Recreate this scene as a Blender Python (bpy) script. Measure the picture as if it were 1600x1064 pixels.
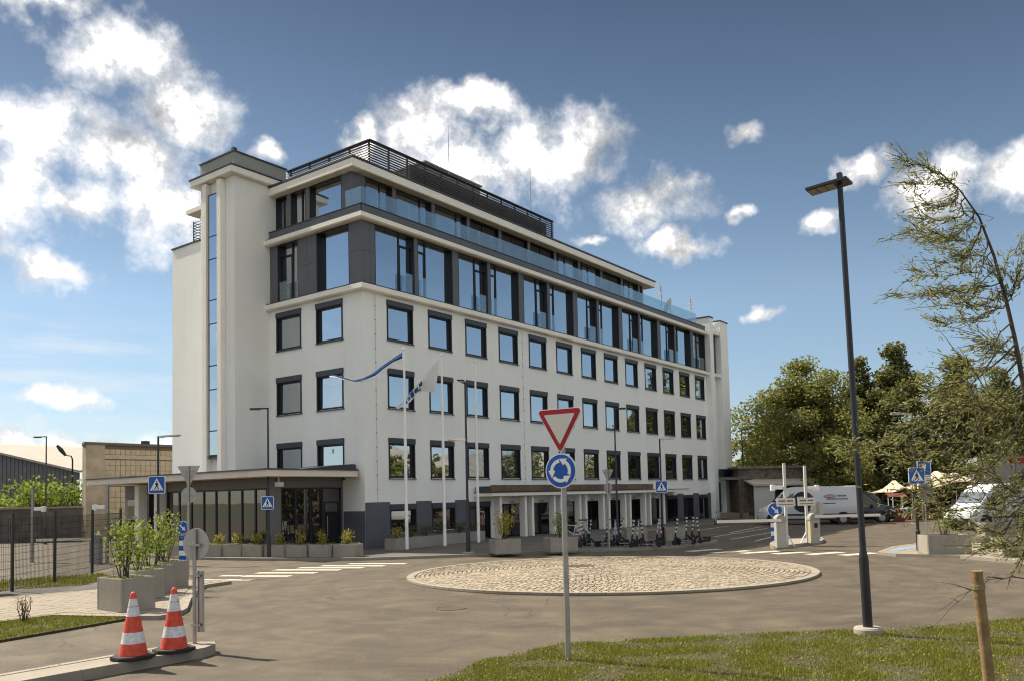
import bpy, bmesh, math, random
from mathutils import Vector, Matrix
rnd = random.Random(7)
D = bpy.data
scene = bpy.context.scene
for o in list(D.objects): D.objects.remove(o)
col = scene.collection

# ---------------------------------------------------------------- camera
# world axes: X runs along the long facade, Y along the short one, origin = building corner at ground
F_PX, CX, CY = 1293.77, 800.0, 698.96
CAM = Vector((-27.1036, -28.8390, 2.4989))
RGT = Vector((0.59771152, -0.80137804, -0.02311227))
UPV = Vector((-0.03176578, -0.05247901, 0.99811667))
FWD = Vector((0.80108169, 0.59585165, 0.05682371))
cd = D.cameras.new('camera'); cam = D.objects.new('camera', cd); col.objects.link(cam)
cam.matrix_world = Matrix(((RGT.x, UPV.x, -FWD.x, CAM.x), (RGT.y, UPV.y, -FWD.y, CAM.y), (RGT.z, UPV.z, -FWD.z, CAM.z), (0, 0, 0, 1)))
cd.sensor_fit = 'HORIZONTAL'; cd.sensor_width = 36.0
cd.lens = 36.0 * F_PX / 1600.0
cd.shift_y = (CY - 532.0) / 1600.0
cd.clip_start = 0.1; cd.clip_end = 3000.0
scene.camera = cam
cy = scene.cycles
cy.use_adaptive_sampling = True; cy.adaptive_threshold = 0.02; cy.use_denoising = True
cy.max_bounces = 6; cy.diffuse_bounces = 3; cy.glossy_bounces = 3; cy.transmission_bounces = 3; cy.transparent_max_bounces = 10
cy.pixel_filter_type = 'BLACKMAN_HARRIS'; cy.filter_width = 1.15
cy.time_limit = 780.0; cy.sample_clamp_indirect = 6.0; cy.caustics_reflective = False; cy.caustics_refractive = False

# ---------------------------------------------------------------- light
SUN_AZ = math.radians(-6.5)      # from +Y towards +X
SUN_EL = math.radians(50.0)
sdir = Vector((math.sin(SUN_AZ) * math.cos(SUN_EL), math.cos(SUN_AZ) * math.cos(SUN_EL), math.sin(SUN_EL)))
sl = D.lights.new('sun', 'SUN'); sl.energy = 3.4; sl.angle = math.radians(0.55); sl.color = (1.0, 0.90, 0.74)
so = D.objects.new('sun', sl); col.objects.link(so)
so.rotation_euler = sdir.to_track_quat('Z', 'Y').to_euler(); so.location = (0, 0, 60)
scene.view_settings.view_transform = 'Standard'; scene.view_settings.look = 'None'
scene.view_settings.exposure = 1.38; scene.view_settings.gamma = 1.0

world = D.worlds.new('World'); scene.world = world; world.use_nodes = True
wn = world.node_tree; wn.nodes.clear()
def W(t, **k):
    n = wn.nodes.new(t)
    for a, b in k.items(): setattr(n, a, b)
    return n
def node_math(tree, op, a, b=None, c=None, clamp=False):
    n = tree.nodes.new('ShaderNodeMath'); n.operation = op; n.use_clamp = clamp
    for i, v in enumerate((a, b, c)):
        if v is None: continue
        if isinstance(v, (int, float)): n.inputs[i].default_value = v
        else: tree.links.new(v, n.inputs[i])
    return n.outputs[0]
def node_vec(tree, op, a, b=None):
    n = tree.nodes.new('ShaderNodeVectorMath'); n.operation = op
    for i, v in enumerate((a, b)):
        if v is None: continue
        if isinstance(v, (tuple, list)): n.inputs[i].default_value = v
        else: tree.links.new(v, n.inputs[i])
    return n
# clouds: (azimuth deg, elevation deg, half width deg, half height deg)
CLOUDS = [(23.66, 28.43, 3.28, 1.01), (27.8, 26.71, 3.9, 2.53), (31.43, 24.83, 4.23, 2.5), (23.38, 21.82, 3.24, 2.77), (28.01, 21.3, 5.18, 2.72), (22.24, 17.94, 2.82, 3.03), (31.43, 18.15, 3.3, 2.5), (25.85, 17.71, 2.84, 1.66), (24.65, 13.91, 2.21, 1.28), (25.04, 6.69, 2.28, 0.86), (25.58, 3.77, 7.3, 0.94), (37.51, 22.48, 1.26, 0.91), (47.32, 24.16, 3.59, 2.61), (51.42, 25.6, 3.54, 1.29), (56.78, 22.89, 4.87, 2.82), (51.1, 21.84, 5.87, 2.46), (43.19, 23.76, 1.41, 1.07), (63.12, 18.92, 4.29, 1.86), (65.85, 16.38, 2.48, 0.9), (69.72, 22.85, 1.5, 0.68), (77.0, 19.76, 1.52, 0.93), (69.39, 18.07, 1.0, 0.56), (74.14, 16.8, 1.42, 1.01), (59.29, 16.9, 1.16, 0.46), (80.97, 17.86, 3.11, 1.9), (85.26, 17.76, 2.02, 1.61), (70.7, 11.63, 1.47, 0.66), (107.8, 20.4, 7.5, 3.4), (152.0, 10.4, 6.1, 3.8), (-175.9, 13.9, 10.0, 3.2), (-128.6, 19.0, 8.6, 2.7), (-93.8, 27.2, 8.1, 3.6), (-55.3, 10.3, 9.0, 3.4), (-23.2, 9.7, 9.5, 3.2)]
tc = W('ShaderNodeTexCoord'); DIR = tc.outputs['Generated']
def maprange(tree, v, a, b, c_, d_, smooth=True):
    n = tree.nodes.new('ShaderNodeMapRange'); n.interpolation_type = 'SMOOTHSTEP' if smooth else 'LINEAR'
    tree.links.new(v, n.inputs['Value'])
    for k, x in zip(('From Min', 'From Max', 'To Min', 'To Max'), (a, b, c_, d_)): n.inputs[k].default_value = x
    return n.outputs['Result']
def wnoise(vec, scale, detail, rough=0.55, dist=0.0):
    n = W('ShaderNodeTexNoise'); n.inputs['Scale'].default_value = scale; n.inputs['Detail'].default_value = detail
    n.inputs['Roughness'].default_value = rough; n.inputs['Distortion'].default_value = dist
    wn.links.new(vec, n.inputs['Vector']); return n
sky = W('ShaderNodeTexSky', sky_type='NISHITA', sun_disc=False)
sky.sun_elevation = SUN_EL; sky.sun_rotation = SUN_AZ
sky.air_density = 1.0; sky.dust_density = 0.25; sky.ozone_density = 2.0; sky.altitude = 300
nb = wnoise(DIR, 11.0, 4, 0.60)
wv = node_vec(wn, 'SUBTRACT', nb.outputs['Color'], (0.5, 0.5, 0.5)).outputs[0]
sc = node_vec(wn, 'SCALE', wv); sc.inputs['Scale'].default_value = 0.085
s_ = W('ShaderNodeSeparateXYZ'); wn.links.new(node_vec(wn, 'ADD', DIR, sc.outputs[0]).outputs[0], s_.inputs[0])
cxyz = W('ShaderNodeCombineXYZ')
wn.links.new(node_math(wn, 'ARCTAN2', s_.outputs[0], s_.outputs[1]), cxyz.inputs[0]); wn.links.new(node_math(wn, 'ARCSINE', s_.outputs[2]), cxyz.inputs[1])
AE = cxyz.outputs[0]; mm = None
for (a, e, ra, re) in CLOUDS:
    ia, ie = 1 / math.radians(ra), 1 / math.radians(re)
    q = W('ShaderNodeVectorMath', operation='MULTIPLY_ADD'); wn.links.new(AE, q.inputs[0]); q.inputs[1].default_value = (ia, ie, 0); q.inputs[2].default_value = (-math.radians(a) * ia, -math.radians(e) * ie, 0)
    l = node_vec(wn, 'DOT_PRODUCT', q.outputs[0], q.outputs[0]).outputs['Value']
    mm = l if mm is None else node_math(wn, 'MINIMUM', mm, l)
rad = node_math(wn, 'SQRT', mm)
off = node_vec(wn, 'ADD', DIR, tuple(sdir * 0.020)).outputs[0]
n1 = wnoise(DIR, 17.0, 8, 0.66).outputs[0]
n2 = wnoise(off, 17.0, 5, 0.62).outputs[0]
n4 = wnoise(DIR, 6.5, 3, 0.5).outputs[0]
den = node_math(wn, 'ADD', node_math(wn, 'SUBTRACT', 1.0, rad), node_math(wn, 'MULTIPLY', node_math(wn, 'SUBTRACT', n1, 0.5), 2.1))
# unseen denser clouds added overhead and behind the camera to brighten shaded walls
vs = W('ShaderNodeSeparateXYZ'); wn.links.new(DIR, vs.inputs[0])
azr = node_math(wn, 'ARCTAN2', vs.outputs[0], vs.outputs[1])
inaz = node_math(wn, 'ABSOLUTE', node_math(wn, 'SUBTRACT', azr, math.radians(45)))
out_az = maprange(wn, inaz, math.radians(105), math.radians(118), 0.0, 1.0)
out_el = maprange(wn, vs.outputs[2], 0.50, 0.62, 0.0, 1.0)
outm = node_math(wn, 'MAXIMUM', out_az, out_el)
n3 = wnoise(DIR, 3.4, 5, 0.55).outputs[0]
deng = node_math(wn, 'ADD', node_math(wn, 'MULTIPLY', node_math(wn, 'SUBTRACT', n3, 0.44), 6.0), node_math(wn, 'MULTIPLY', node_math(wn, 'SUBTRACT', outm, 1.0), 3.0))
den = node_math(wn, 'MAXIMUM', den, deng)
alpha = maprange(wn, den, -0.25, 0.80, 0.0, 1.0)
# self shading: denser towards the sun = darker, only in the thick of a cloud
emb = node_math(wn, 'MULTIPLY', node_math(wn, 'SUBTRACT', n1, n2), 2.2)
body = maprange(wn, node_math(wn, 'ADD', node_math(wn, 'MULTIPLY', n4, 2.2), node_math(wn, 'MULTIPLY', den, 0.45)), 1.02, 1.75, 0.0, 1.0)
lit = node_math(wn, 'ADD', node_math(wn, 'SUBTRACT', 0.86, node_math(wn, 'MULTIPLY', body, 0.62)), emb, clamp=True)
core = node_math(wn, 'MULTIPLY', node_math(wn, 'POWER', lit, 1.6), maprange(wn, den, 0.35, 1.35, 0.0, 1.0))
# thin high veil
vm = W('ShaderNodeMapping'); vm.inputs['Scale'].default_value = (2.2, 2.2, 16.0); wn.links.new(DIR, vm.inputs[0])
vn = wnoise(vm.outputs[0], 2.0, 4, 0.6)
va = maprange(wn, node_math(wn, 'ARCTAN2', vs.outputs[0], vs.outputs[1]), math.radians(40), math.radians(24), 0.0, 1.0)
ve = maprange(wn, node_math(wn, 'ABSOLUTE', node_math(wn, 'SUBTRACT', vs.outputs[2], 0.14)), 0.09, 0.02, 0.0, 1.0)
vv = maprange(wn, vn.outputs[0], 0.40, 0.72, 0.0, 0.70)
veil = node_math(wn, 'MULTIPLY', node_math(wn, 'MULTIPLY', va, ve), vv)
c1_ = W('ShaderNodeMix', data_type='RGBA'); wn.links.new(lit, c1_.inputs[0]); c1_.inputs[6].default_value = (1.9, 1.88, 1.86, 1); c1_.inputs[7].default_value = (4.6, 4.55, 4.5, 1)
ccol = W('ShaderNodeMix', data_type='RGBA'); wn.links.new(core, ccol.inputs[0]); wn.links.new(c1_.outputs[2], ccol.inputs[6])
ccol.inputs[7].default_value = (22.0, 21.8, 21.5, 1)
skyt = W('ShaderNodeMix', data_type='RGBA', blend_type='MULTIPLY'); skyt.inputs[0].default_value = 1.0
wn.links.new(sky.outputs[0], skyt.inputs[6]); 
tr_ = W('ShaderNodeValToRGB'); wn.links.new(vs.outputs[2], tr_.inputs[0])
tr_.color_ramp.elements[0].position = 0.0; tr_.color_ramp.elements[0].color = (0.37, 0.385, 0.43, 1)
tr_.color_ramp.elements[1].position = 0.52; tr_.color_ramp.elements[1].color = (0.255, 0.248, 0.232, 1)
e_ = tr_.color_ramp.elements.new(0.22); e_.color = (0.52, 0.495, 0.45, 1)
wn.links.new(tr_.outputs[0], skyt.inputs[7])
mixv = W('ShaderNodeMix', data_type='RGBA'); wn.links.new(veil, mixv.inputs[0]); wn.links.new(skyt.outputs[2], mixv.inputs[6]); mixv.inputs[7].default_value = (3.3, 3.5, 3.6, 1)
mixc = W('ShaderNodeMix', data_type='RGBA'); wn.links.new(alpha, mixc.inputs[0]); wn.links.new(mixv.outputs[2], mixc.inputs[6]); wn.links.new(ccol.outputs[2], mixc.inputs[7])
bg = W('ShaderNodeBackground'); bg.inputs['Strength'].default_value = 0.100
wn.links.new(mixc.outputs[2], bg.inputs[0])
world.cycles.sampling_method = 'MANUAL'; world.cycles.sample_map_resolution = 512
wo = W('ShaderNodeOutputWorld'); wn.links.new(bg.outputs[0], wo.inputs[0])

# ---------------------------------------------------------------- helpers
def ray(px, py):
    return RGT * ((px - CX) / F_PX) + UPV * (-(py - CY) / F_PX) + FWD
def G(px, py, z=0.0):
    d = ray(px, py); return CAM + d * ((z - CAM.z) / d.z)
def g2d(px, py, z=0.0):
    p = G(px, py, z); return (p.x, p.y)
def at(px, py, depth):
    return CAM + ray(px, py) * depth
def tag(o, label=None, cat=None, group=None, kind=None):
    if label: o['label'] = label
    if cat: o['category'] = cat
    if group: o['group'] = group
    if kind: o['kind'] = kind
    return o
def empty(name, loc=(0, 0, 0), rz=0.0, **k):
    o = D.objects.new(name, None); o.empty_display_size = 0.3; col.objects.link(o)
    o.location = loc; o.rotation_euler = (0, 0, rz)
    return tag(o, **k)
class MB:
    def __init__(s): s.v = []; s.f = []; s.T = None
    def add(s, vs, fs):
        n = len(s.v)
        if s.T is not None: vs = [s.T @ Vector(v) for v in vs]
        s.v += [tuple(v) for v in vs]; s.f += [tuple(i + n for i in f) for f in fs]; return s
    def box(s, x0, x1, y0, y1, z0, z1):
        return s.add([(x0, y0, z0), (x1, y0, z0), (x1, y1, z0), (x0, y1, z0), (x0, y0, z1), (x1, y0, z1), (x1, y1, z1), (x0, y1, z1)],
                     [(0, 3, 2, 1), (4, 5, 6, 7), (0, 1, 5, 4), (1, 2, 6, 5), (2, 3, 7, 6), (3, 0, 4, 7)])
    def prism(s, poly, z0, z1):
        n = len(poly)
        a = sum(poly[i][0] * poly[(i + 1) % n][1] - poly[(i + 1) % n][0] * poly[i][1] for i in range(n))
        if a < 0: poly = poly[::-1]
        vs = [(p[0], p[1], z0) for p in poly] + [(p[0], p[1], z1) for p in poly]
        return s.add(vs, [tuple(range(n))[::-1], tuple(range(n, 2 * n))] + [(i, (i + 1) % n, n + (i + 1) % n, n + i) for i in range(n)])
    def sheet(s, poly, z):
        n = len(poly)
        a = sum(poly[i][0] * poly[(i + 1) % n][1] - poly[(i + 1) % n][0] * poly[i][1] for i in range(n))
        if a < 0: poly = poly[::-1]
        return s.add([(p[0], p[1], z) for p in poly], [tuple(range(n))])
    def tube(s, pts, rs, n=8, caps=True):
        pts = [Vector(p) for p in pts]
        if not isinstance(rs, (list, tuple)): rs = [rs] * len(pts)
        vs = []; prev = None
        for i, p in enumerate(pts):
            d = (pts[min(i + 1, len(pts) - 1)] - pts[max(i - 1, 0)])
            if d.length < 1e-9: d = Vector((0, 0, 1))
            d.normalize()
            a = prev if prev is not None else (Vector((1, 0, 0)) if abs(d.x) < 0.9 else Vector((0, 1, 0)))
            b = d.cross(a)
            if b.length < 1e-6: b = d.cross(Vector((0, 1, 0)))
            b.normalize(); a = b.cross(d).normalized(); prev = a
            for k in range(n):
                t = 2 * math.pi * k / n
                vs.append(p + (a * math.cos(t) + b * math.sin(t)) * rs[i])
        fs = []
        for i in range(len(pts) - 1):
            for k in range(n):
                k2 = (k + 1) % n
                fs.append((i * n + k, i * n + k2, (i + 1) * n + k2, (i + 1) * n + k))
        if caps:
            fs.append(tuple(range(n))[::-1]); fs.append(tuple((len(pts) - 1) * n + k for k in range(n)))
        return s.add(vs, fs)
    def lathe(s, prof, cx=0, cy=0, n=16):
        vs = []; fs = []
        for (r, z) in prof:
            for k in range(n):
                t = 2 * math.pi * k / n; vs.append((cx + r * math.cos(t), cy + r * math.sin(t), z))
        for i in range(len(prof) - 1):
            for k in range(n):
                k2 = (k + 1) % n; fs.append((i * n + k, i * n + k2, (i + 1) * n + k2, (i + 1) * n + k))
        fs.append(tuple(range(n))[::-1]); fs.append(tuple((len(prof) - 1) * n + k for k in range(n)))
        return s.add(vs, fs)
    def disc_y(s, cx, cz, r, y0, y1, n=24, rx=None):
        # disc whose axis is local Y
        poly = [(cx + (rx or r) * math.cos(2 * math.pi * k / n), cz + r * math.sin(2 * math.pi * k / n)) for k in range(n)]
        return s.poly_y(poly, y0, y1)
    def poly_y(s, poly, y0, y1):
        # polygon in local XZ extruded along Y (front face at y0 looks to -Y)
        n = len(poly)
        a = sum(poly[i][0] * poly[(i + 1) % n][1] - poly[(i + 1) % n][0] * poly[i][1] for i in range(n))
        if a < 0: poly = poly[::-1]
        vs = [(p[0], y0, p[1]) for p in poly] + [(p[0], y1, p[1]) for p in poly]
        return s.add(vs, [tuple(range(n)), tuple(range(n, 2 * n))[::-1]] + [(i, n + i, n + (i + 1) % n, (i + 1) % n) for i in range(n)])
    def poly_x(s, poly, x0, x1):
        # polygon in local YZ extruded along X
        n = len(poly)
        a = sum(poly[i][0] * poly[(i + 1) % n][1] - poly[(i + 1) % n][0] * poly[i][1] for i in range(n))
        if a < 0: poly = poly[::-1]
        vs = [(x0, p[0], p[1]) for p in poly] + [(x1, p[0], p[1]) for p in poly]
        return s.add(vs, [tuple(range(n))[::-1], tuple(range(n, 2 * n))] + [(i, (i + 1) % n, n + (i + 1) % n, n + i) for i in range(n)])
    def build(s, name, mat, parent=None, smooth=False, bevel=0.0, sub=0):
        me = D.meshes.new(name); me.from_pydata(s.v, [], s.f); me.update()
        if mat: me.materials.append(mat)
        if smooth:
            for p in me.polygons: p.use_smooth = True
        if bevel > 0:
            bm = bmesh.new(); bm.from_mesh(me)
            bmesh.ops.remove_doubles(bm, verts=bm.verts, dist=1e-5)
            es = [e for e in bm.edges if len(e.link_faces) == 2 and e.calc_face_angle(0) > 0.5]
            bmesh.ops.bevel(bm, geom=es, offset=bevel, segments=2, affect='EDGES', clamp_overlap=True)
            bm.to_mesh(me); bm.free()
        o = D.objects.new(name, me); col.objects.link(o)
        if parent is not None: o.parent = parent
        if smooth and not bevel:
            try: me.set_sharp_from_angle(angle=math.radians(40))
            except Exception: pass
        return o
def children(o): return [c for c in D.objects if c.parent == o]
def copy_tree(o, parent=None):
    c = o.copy(); col.objects.link(c); c.parent = parent
    for ch in children(o): copy_tree(ch, c)
    return c

# ---------------------------------------------------------------- materials
MATS = {}
def mat(name, color, rough=0.7, metal=0.0, var=0.0, vscale=2.0, var2=None, bump=0.0, bscale=60.0, spec=0.4, detail=6, coat=0.0):
    if name in MATS: return MATS[name]
    m = D.materials.new(name); m.use_nodes = True; t = m.node_tree; b = t.nodes['Principled BSDF']
    b.inputs['Roughness'].default_value = rough; b.inputs['Metallic'].default_value = metal
    b.inputs['Specular IOR Level'].default_value = spec
    if coat: b.inputs['Coat Weight'].default_value = coat; b.inputs['Coat Roughness'].default_value = 0.08
    c4 = (*color, 1)
    b.inputs['Base Color'].default_value = c4
    m.diffuse_color = c4
    if var or bump:
        geo = t.nodes.new('ShaderNodeNewGeometry')
    if var:
        n = t.nodes.new('ShaderNodeTexNoise'); n.inputs['Scale'].default_value = vscale; n.inputs['Detail'].default_value = detail; n.inputs['Roughness'].default_value = 0.6
        t.links.new(geo.outputs['Position'], n.inputs['Vector'])
        r = t.nodes.new('ShaderNodeMapRange'); r.inputs['From Min'].default_value = 0.3; r.inputs['From Max'].default_value = 0.7
        t.links.new(n.outputs[0], r.inputs['Value'])
        mx = t.nodes.new('ShaderNodeMix'); mx.data_type = 'RGBA'
        t.links.new(r.outputs[0], mx.inputs[0])
        lo = var2 if var2 else tuple(x * (1 - var) for x in color)
        hi = color if var2 else tuple(min(1, x * (1 + var * 0.6)) for x in color)
        mx.inputs[6].default_value = (*lo, 1); mx.inputs[7].default_value = (*hi, 1)
        t.links.new(mx.outputs[2], b.inputs['Base Color'])
    if bump:
        n2 = t.nodes.new('ShaderNodeTexNoise'); n2.inputs['Scale'].default_value = bscale; n2.inputs['Detail'].default_value = 3
        t.links.new(geo.outputs['Position'], n2.inputs['Vector'])
        bp = t.nodes.new('ShaderNodeBump'); bp.inputs['Strength'].default_value = bump; bp.inputs['Distance'].default_value = 0.01
        t.links.new(n2.outputs[0], bp.inputs['Height']); t.links.new(bp.outputs[0], b.inputs['Normal'])
    MATS[name] = m; return m
def glass_mat(name, dark, refl, tint=(0.85, 0.93, 1.0), transp=0.0, wav=0.02, tcol=(0.85, 0.95, 0.93)):
    m = D.materials.new(name); m.use_nodes = True; t = m.node_tree; t.nodes.clear()
    out = t.nodes.new('ShaderNodeOutputMaterial')
    gl = t.nodes.new('ShaderNodeBsdfGlossy'); gl.inputs['Color'].default_value = (*tint, 1); gl.inputs['Roughness'].default_value = 0.012
    geo = t.nodes.new('ShaderNodeNewGeometry'); n = t.nodes.new('ShaderNodeTexNoise'); n.inputs['Scale'].default_value = 0.9; n.inputs['Detail'].default_value = 1
    t.links.new(geo.outputs['Position'], n.inputs['Vector'])
    bp = t.nodes.new('ShaderNodeBump'); bp.inputs['Strength'].default_value = wav; bp.inputs['Distance'].default_value = 0.3
    t.links.new(n.outputs[0], bp.inputs['Height']); t.links.new(bp.outputs[0], gl.inputs['Normal'])
    df = t.nodes.new('ShaderNodeBsdfDiffuse'); df.inputs['Color'].default_value = (*dark, 1)
    base = df
    if transp > 0:
        tr = t.nodes.new('ShaderNodeBsdfTransparent'); tr.inputs['Color'].default_value = (*tcol, 1)
        mx0 = t.nodes.new('ShaderNodeMixShader'); mx0.inputs[0].default_value = transp
        t.links.new(df.outputs[0], mx0.inputs[1]); t.links.new(tr.outputs[0], mx0.inputs[2]); base = mx0
    fr = t.nodes.new('ShaderNodeFresnel'); fr.inputs['IOR'].default_value = 1.5
    fm = t.nodes.new('ShaderNodeMapRange'); fm.inputs['From Min'].default_value = 0.04; fm.inputs['From Max'].default_value = 0.6
    fm.inputs['To Min'].default_value = refl; fm.inputs['To Max'].default_value = min(1, refl + 0.4); t.links.new(fr.outputs[0], fm.inputs['Value'])
    mx = t.nodes.new('ShaderNodeMixShader'); t.links.new(fm.outputs[0], mx.inputs[0])
    t.links.new(base.outputs[0], mx.inputs[1]); t.links.new(gl.outputs[0], mx.inputs[2])
    t.links.new(mx.outputs[0], out.inputs[0]); MATS[name] = m; return m
def leaf_mat(name, color, trans=0.35, hue=0.25):
    m = D.materials.new(name); m.use_nodes = True; t = m.node_tree; b = t.nodes['Principled BSDF']
    geo = t.nodes.new('ShaderNodeNewGeometry')
    mx = t.nodes.new('ShaderNodeMix'); mx.data_type = 'RGBA'
    t.links.new(geo.outputs['Random Per Island'], mx.inputs[0])
    mx.inputs[6].default_value = (color[0] * (1 - hue), color[1] * (1 - hue), color[2] * (1 - hue), 1)
    mx.inputs[7].default_value = (min(1, color[0] * (1 + 1.6 * hue)), min(1, color[1] * (1 + hue)), color[2] * (1 + 0.3 * hue), 1)
    t.links.new(mx.outputs[2], b.inputs['Base Color'])
    b.inputs['Roughness'].default_value = 0.55; b.inputs['Specular IOR Level'].default_value = 0.3
    tl = t.nodes.new('ShaderNodeBsdfTranslucent'); t.links.new(mx.outputs[2], tl.inputs['Color'])
    ms = t.nodes.new('ShaderNodeMixShader'); ms.inputs[0].default_value = trans
    t.links.new(b.outputs[0], ms.inputs[1]); t.links.new(tl.outputs[0], ms.inputs[2])
    t.links.new(ms.outputs[0], t.nodes['Material Output'].inputs[0])
    MATS[name] = m; return m

PLASTER = mat('plaster', (0.86, 0.86, 0.815), 0.9, var=0.04, vscale=0.5, bump=0.25, bscale=90, spec=0.2)
def add_streaks(m, amt=0.10):
    t = m.node_tree; b = t.nodes['Principled BSDF']; src = b.inputs['Base Color'].links[0].from_socket
    geo = t.nodes.new('ShaderNodeNewGeometry'); mp = t.nodes.new('ShaderNodeMapping'); mp.inputs['Scale'].default_value = (2.6, 2.6, 0.16)
    t.links.new(geo.outputs['Position'], mp.inputs[0])
    n = t.nodes.new('ShaderNodeTexNoise'); n.inputs['Scale'].default_value = 1.0; n.inputs['Detail'].default_value = 5; n.inputs['Roughness'].default_value = 0.65
    t.links.new(mp.outputs[0], n.inputs['Vector'])
    v = maprange(t, n.outputs[0], 0.45, 0.75, 1.0, 1.0 - amt)
    mx = t.nodes.new('ShaderNodeMix'); mx.data_type = 'RGBA'; mx.blend_type = 'MULTIPLY'; mx.inputs[0].default_value = 1
    t.links.new(src, mx.inputs[6]); t.links.new(v, mx.inputs[7]); t.links.new(mx.outputs[2], b.inputs['Base Color'])
add_streaks(PLASTER, 0.035)
WHITE = mat('white_trim', (0.84, 0.80, 0.72), 0.7, var=0.05, vscale=1.5, spec=0.3)
PLINTH = mat('plinth_grey', (0.105, 0.11, 0.125), 0.75, var=0.12, vscale=1.2, bump=0.2, bscale=80)
CLAD = mat('cladding_grey', (0.115, 0.12, 0.13), 0.5, var=0.1, vscale=0.8)
CLAD2 = mat('fascia_grey', (0.16, 0.155, 0.15), 0.55, var=0.1, vscale=0.8)
FRAME = mat('frame_black', (0.013, 0.014, 0.018), 0.45)
SHUT = mat('shutter_grey', (0.055, 0.06, 0.07), 0.45, var=0.1, vscale=3)
ROOFM = mat('roof_sheet', (0.05, 0.052, 0.058), 0.5)
GLASS = glass_mat('window_glass', (0.006, 0.008, 0.012), 0.60)
GLASS_LOW = glass_mat('shop_glass', (0.010, 0.010, 0.011), 0.16, tint=(0.95, 0.95, 0.95), wav=0.004)
GLASS_RAIL = glass_mat('rail_glass', (0.42, 0.47, 0.47), 0.09, transp=0.84, tcol=(0.84, 0.94, 0.95))
GLASS_RAIL2 = glass_mat('door_rail_glass', (0.35, 0.40, 0.42), 0.06, transp=0.92, tcol=(0.90, 0.96, 0.97))
LOUV = mat('louvre_brown', (0.05, 0.045, 0.043), 0.5)
BLIND = mat('brown_blind', (0.030, 0.022, 0.018), 0.6, var=0.3, vscale=8)
CONC = mat('planter_concrete', (0.31, 0.285, 0.24), 0.9, var=0.14, vscale=2.5, bump=0.35, bscale=45)
KERB = mat('kerb_concrete', (0.27, 0.24, 0.195), 0.9, var=0.14, vscale=3, bump=0.3, bscale=60)
POLE = mat('pole_dark', (0.030, 0.031, 0.035), 0.42, metal=0.3)
GALV = mat('galvanised', (0.36, 0.355, 0.34), 0.45, metal=0.7, var=0.15, vscale=6)
SIGNBACK = mat('sign_back', (0.42, 0.41, 0.38), 0.5, metal=0.5, var=0.08, vscale=4)
POLEW = mat('pole_white', (0.90, 0.88, 0.85), 0.4)
BLUE = mat('sign_blue', (0.012, 0.095, 0.40), 0.4)
SWHITE = mat('sign_white', (0.80, 0.79, 0.76), 0.45)
SRED = mat('sign_red', (0.36, 0.010, 0.022), 0.45)
BLACK = mat('black_rubber', (0.012, 0.012, 0.013), 0.7)
SOIL = mat('soil', (0.06, 0.045, 0.03), 0.95, var=0.3, vscale=20)

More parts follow.
